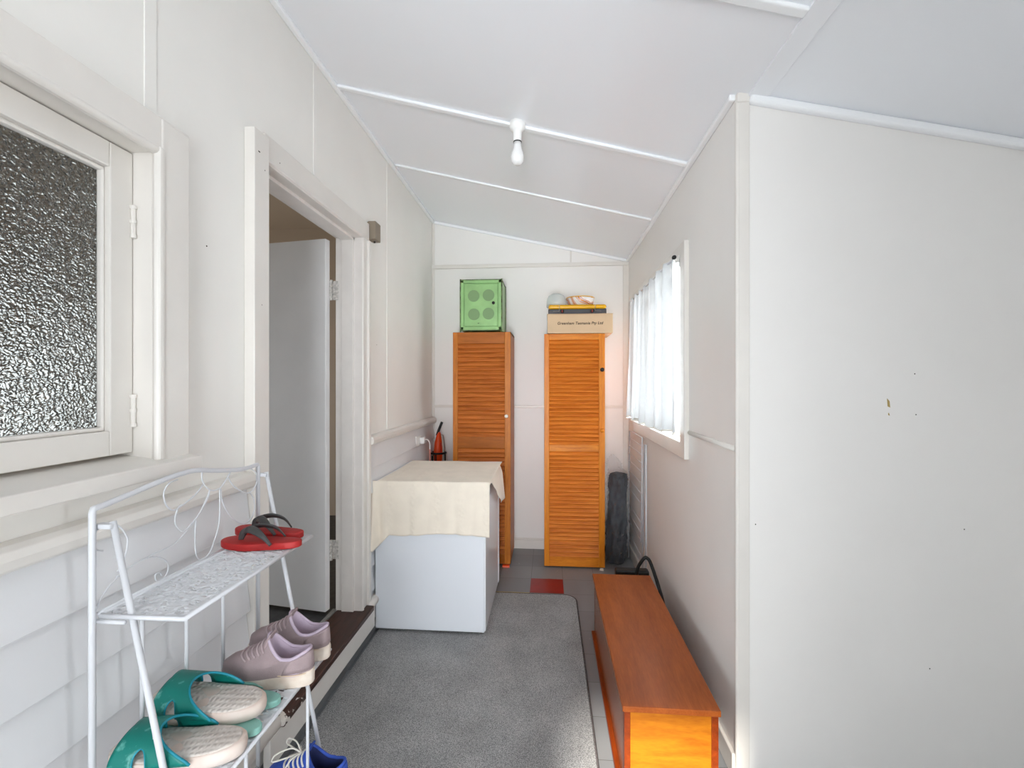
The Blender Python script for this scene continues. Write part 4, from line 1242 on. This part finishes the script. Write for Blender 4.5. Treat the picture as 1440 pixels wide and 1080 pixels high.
slide('white slide sandal with teal strap, resting on the pale teal pair', (-.798, 1.018, ZS + .024), (-.06, -.02, PI + .02), .268, .114, 1)
slide('white slide sandal with teal strap, nearest shoe on the rack', (-.775, .908, ZS + .004), (0, 0, PI + .20), .262, .110, -1, True)

# ------------------------------------------------------------------ light
def portal(name, loc, rot, sx, sy):
    l = bpy.data.lights.new(name, 'AREA'); l.shape = 'RECTANGLE'; l.size = sx; l.size_y = sy
    l.cycles.is_portal = True
    o = bpy.data.objects.new(name, l); COL.objects.link(o); o.location = loc; o.rotation_euler = rot
portal('daylight_rear', (-.175, YR - .11, 1.075), (PI / 2, 0, 0), .60, 2.16)
portal('daylight_end', (XE + .11, (EY0 + EY1) / 2, (EZ0 + EZ1) / 2), (0, PI / 2, 0), EZ1 - EZ0, EY1 - EY0)  # guides sky light through the added end opening
portal('daylight_window', (XR + .115, 2.92, 1.55), (0, -PI / 2, PI), .92, 1.28)
portal('daylight_inner', (XI - .11, 2.05, 1.125), (0, -PI / 2, 0), 1.16, 2.3)
for o in bpy.data.objects:
    if o.name == 'daylight_window': o.rotation_euler = (0, PI / 2, 0)

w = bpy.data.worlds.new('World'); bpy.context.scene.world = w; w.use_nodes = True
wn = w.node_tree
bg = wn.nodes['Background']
def wmath(op, a, b_=None):
    m = wn.nodes.new('ShaderNodeMath'); m.operation = op
    for i, v in enumerate((a, b_)):
        if v is None: continue
        if hasattr(v, 'is_linked'): wn.links.new(v, m.inputs[i])
        else: m.inputs[i].default_value = v
    return m.outputs[0]
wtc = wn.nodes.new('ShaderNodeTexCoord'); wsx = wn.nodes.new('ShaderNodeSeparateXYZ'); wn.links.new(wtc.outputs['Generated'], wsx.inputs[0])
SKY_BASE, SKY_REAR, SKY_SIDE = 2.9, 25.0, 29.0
# sky lobes added to light the room: tall rear (-Y), side (+X)
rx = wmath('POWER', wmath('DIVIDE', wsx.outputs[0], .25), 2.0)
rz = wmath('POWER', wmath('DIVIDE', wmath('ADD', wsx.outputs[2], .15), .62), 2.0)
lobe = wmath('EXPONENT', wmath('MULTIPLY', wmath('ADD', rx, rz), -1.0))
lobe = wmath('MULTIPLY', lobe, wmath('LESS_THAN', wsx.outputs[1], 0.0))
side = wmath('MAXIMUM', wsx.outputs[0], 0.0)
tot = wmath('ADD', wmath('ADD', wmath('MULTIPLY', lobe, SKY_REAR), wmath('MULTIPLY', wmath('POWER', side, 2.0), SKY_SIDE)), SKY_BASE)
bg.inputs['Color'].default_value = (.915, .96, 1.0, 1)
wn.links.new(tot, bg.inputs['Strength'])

s = bpy.data.lights.new('sun', 'SUN'); s.energy = 8.5; s.angle = math.radians(3.0); s.color = (1.0, .95, .86)
so = bpy.data.objects.new('sun', s); COL.objects.link(so)
el = math.radians(33)
dirv = Vector((.18 * math.cos(el), .98 * math.cos(el), -math.sin(el)))
so.rotation_euler = dirv.to_track_quat('-Z', 'Y').to_euler(); so.location = (0, -4, 4)

# ------------------------------------------------------------------ camera
cam = bpy.data.cameras.new('camera'); co = bpy.data.objects.new('camera', cam); COL.objects.link(co)
cam.sensor_fit = 'HORIZONTAL'; cam.sensor_width = 36.0; cam.lens = 645.0 / 1440.0 * 36.0
cam.shift_y = -2.0 / 1440.0; cam.clip_start = .02
co.location = (0, 0, 1.40)
co.rotation_euler = (PI / 2, 0, math.atan(52 / 645.0))
sc = bpy.context.scene; sc.camera = co
sc.view_settings.view_transform = 'Standard'; sc.view_settings.look = 'None'
sc.view_settings.exposure = 0.15; sc.view_settings.gamma = 1.0; sc.view_settings.use_curve_mapping = False
sc.cycles.max_bounces = 16; sc.cycles.diffuse_bounces = 8; sc.cycles.glossy_bounces = 4; sc.cycles.transmission_bounces = 8; sc.cycles.transparent_max_bounces = 16
sc.cycles.use_denoising = True
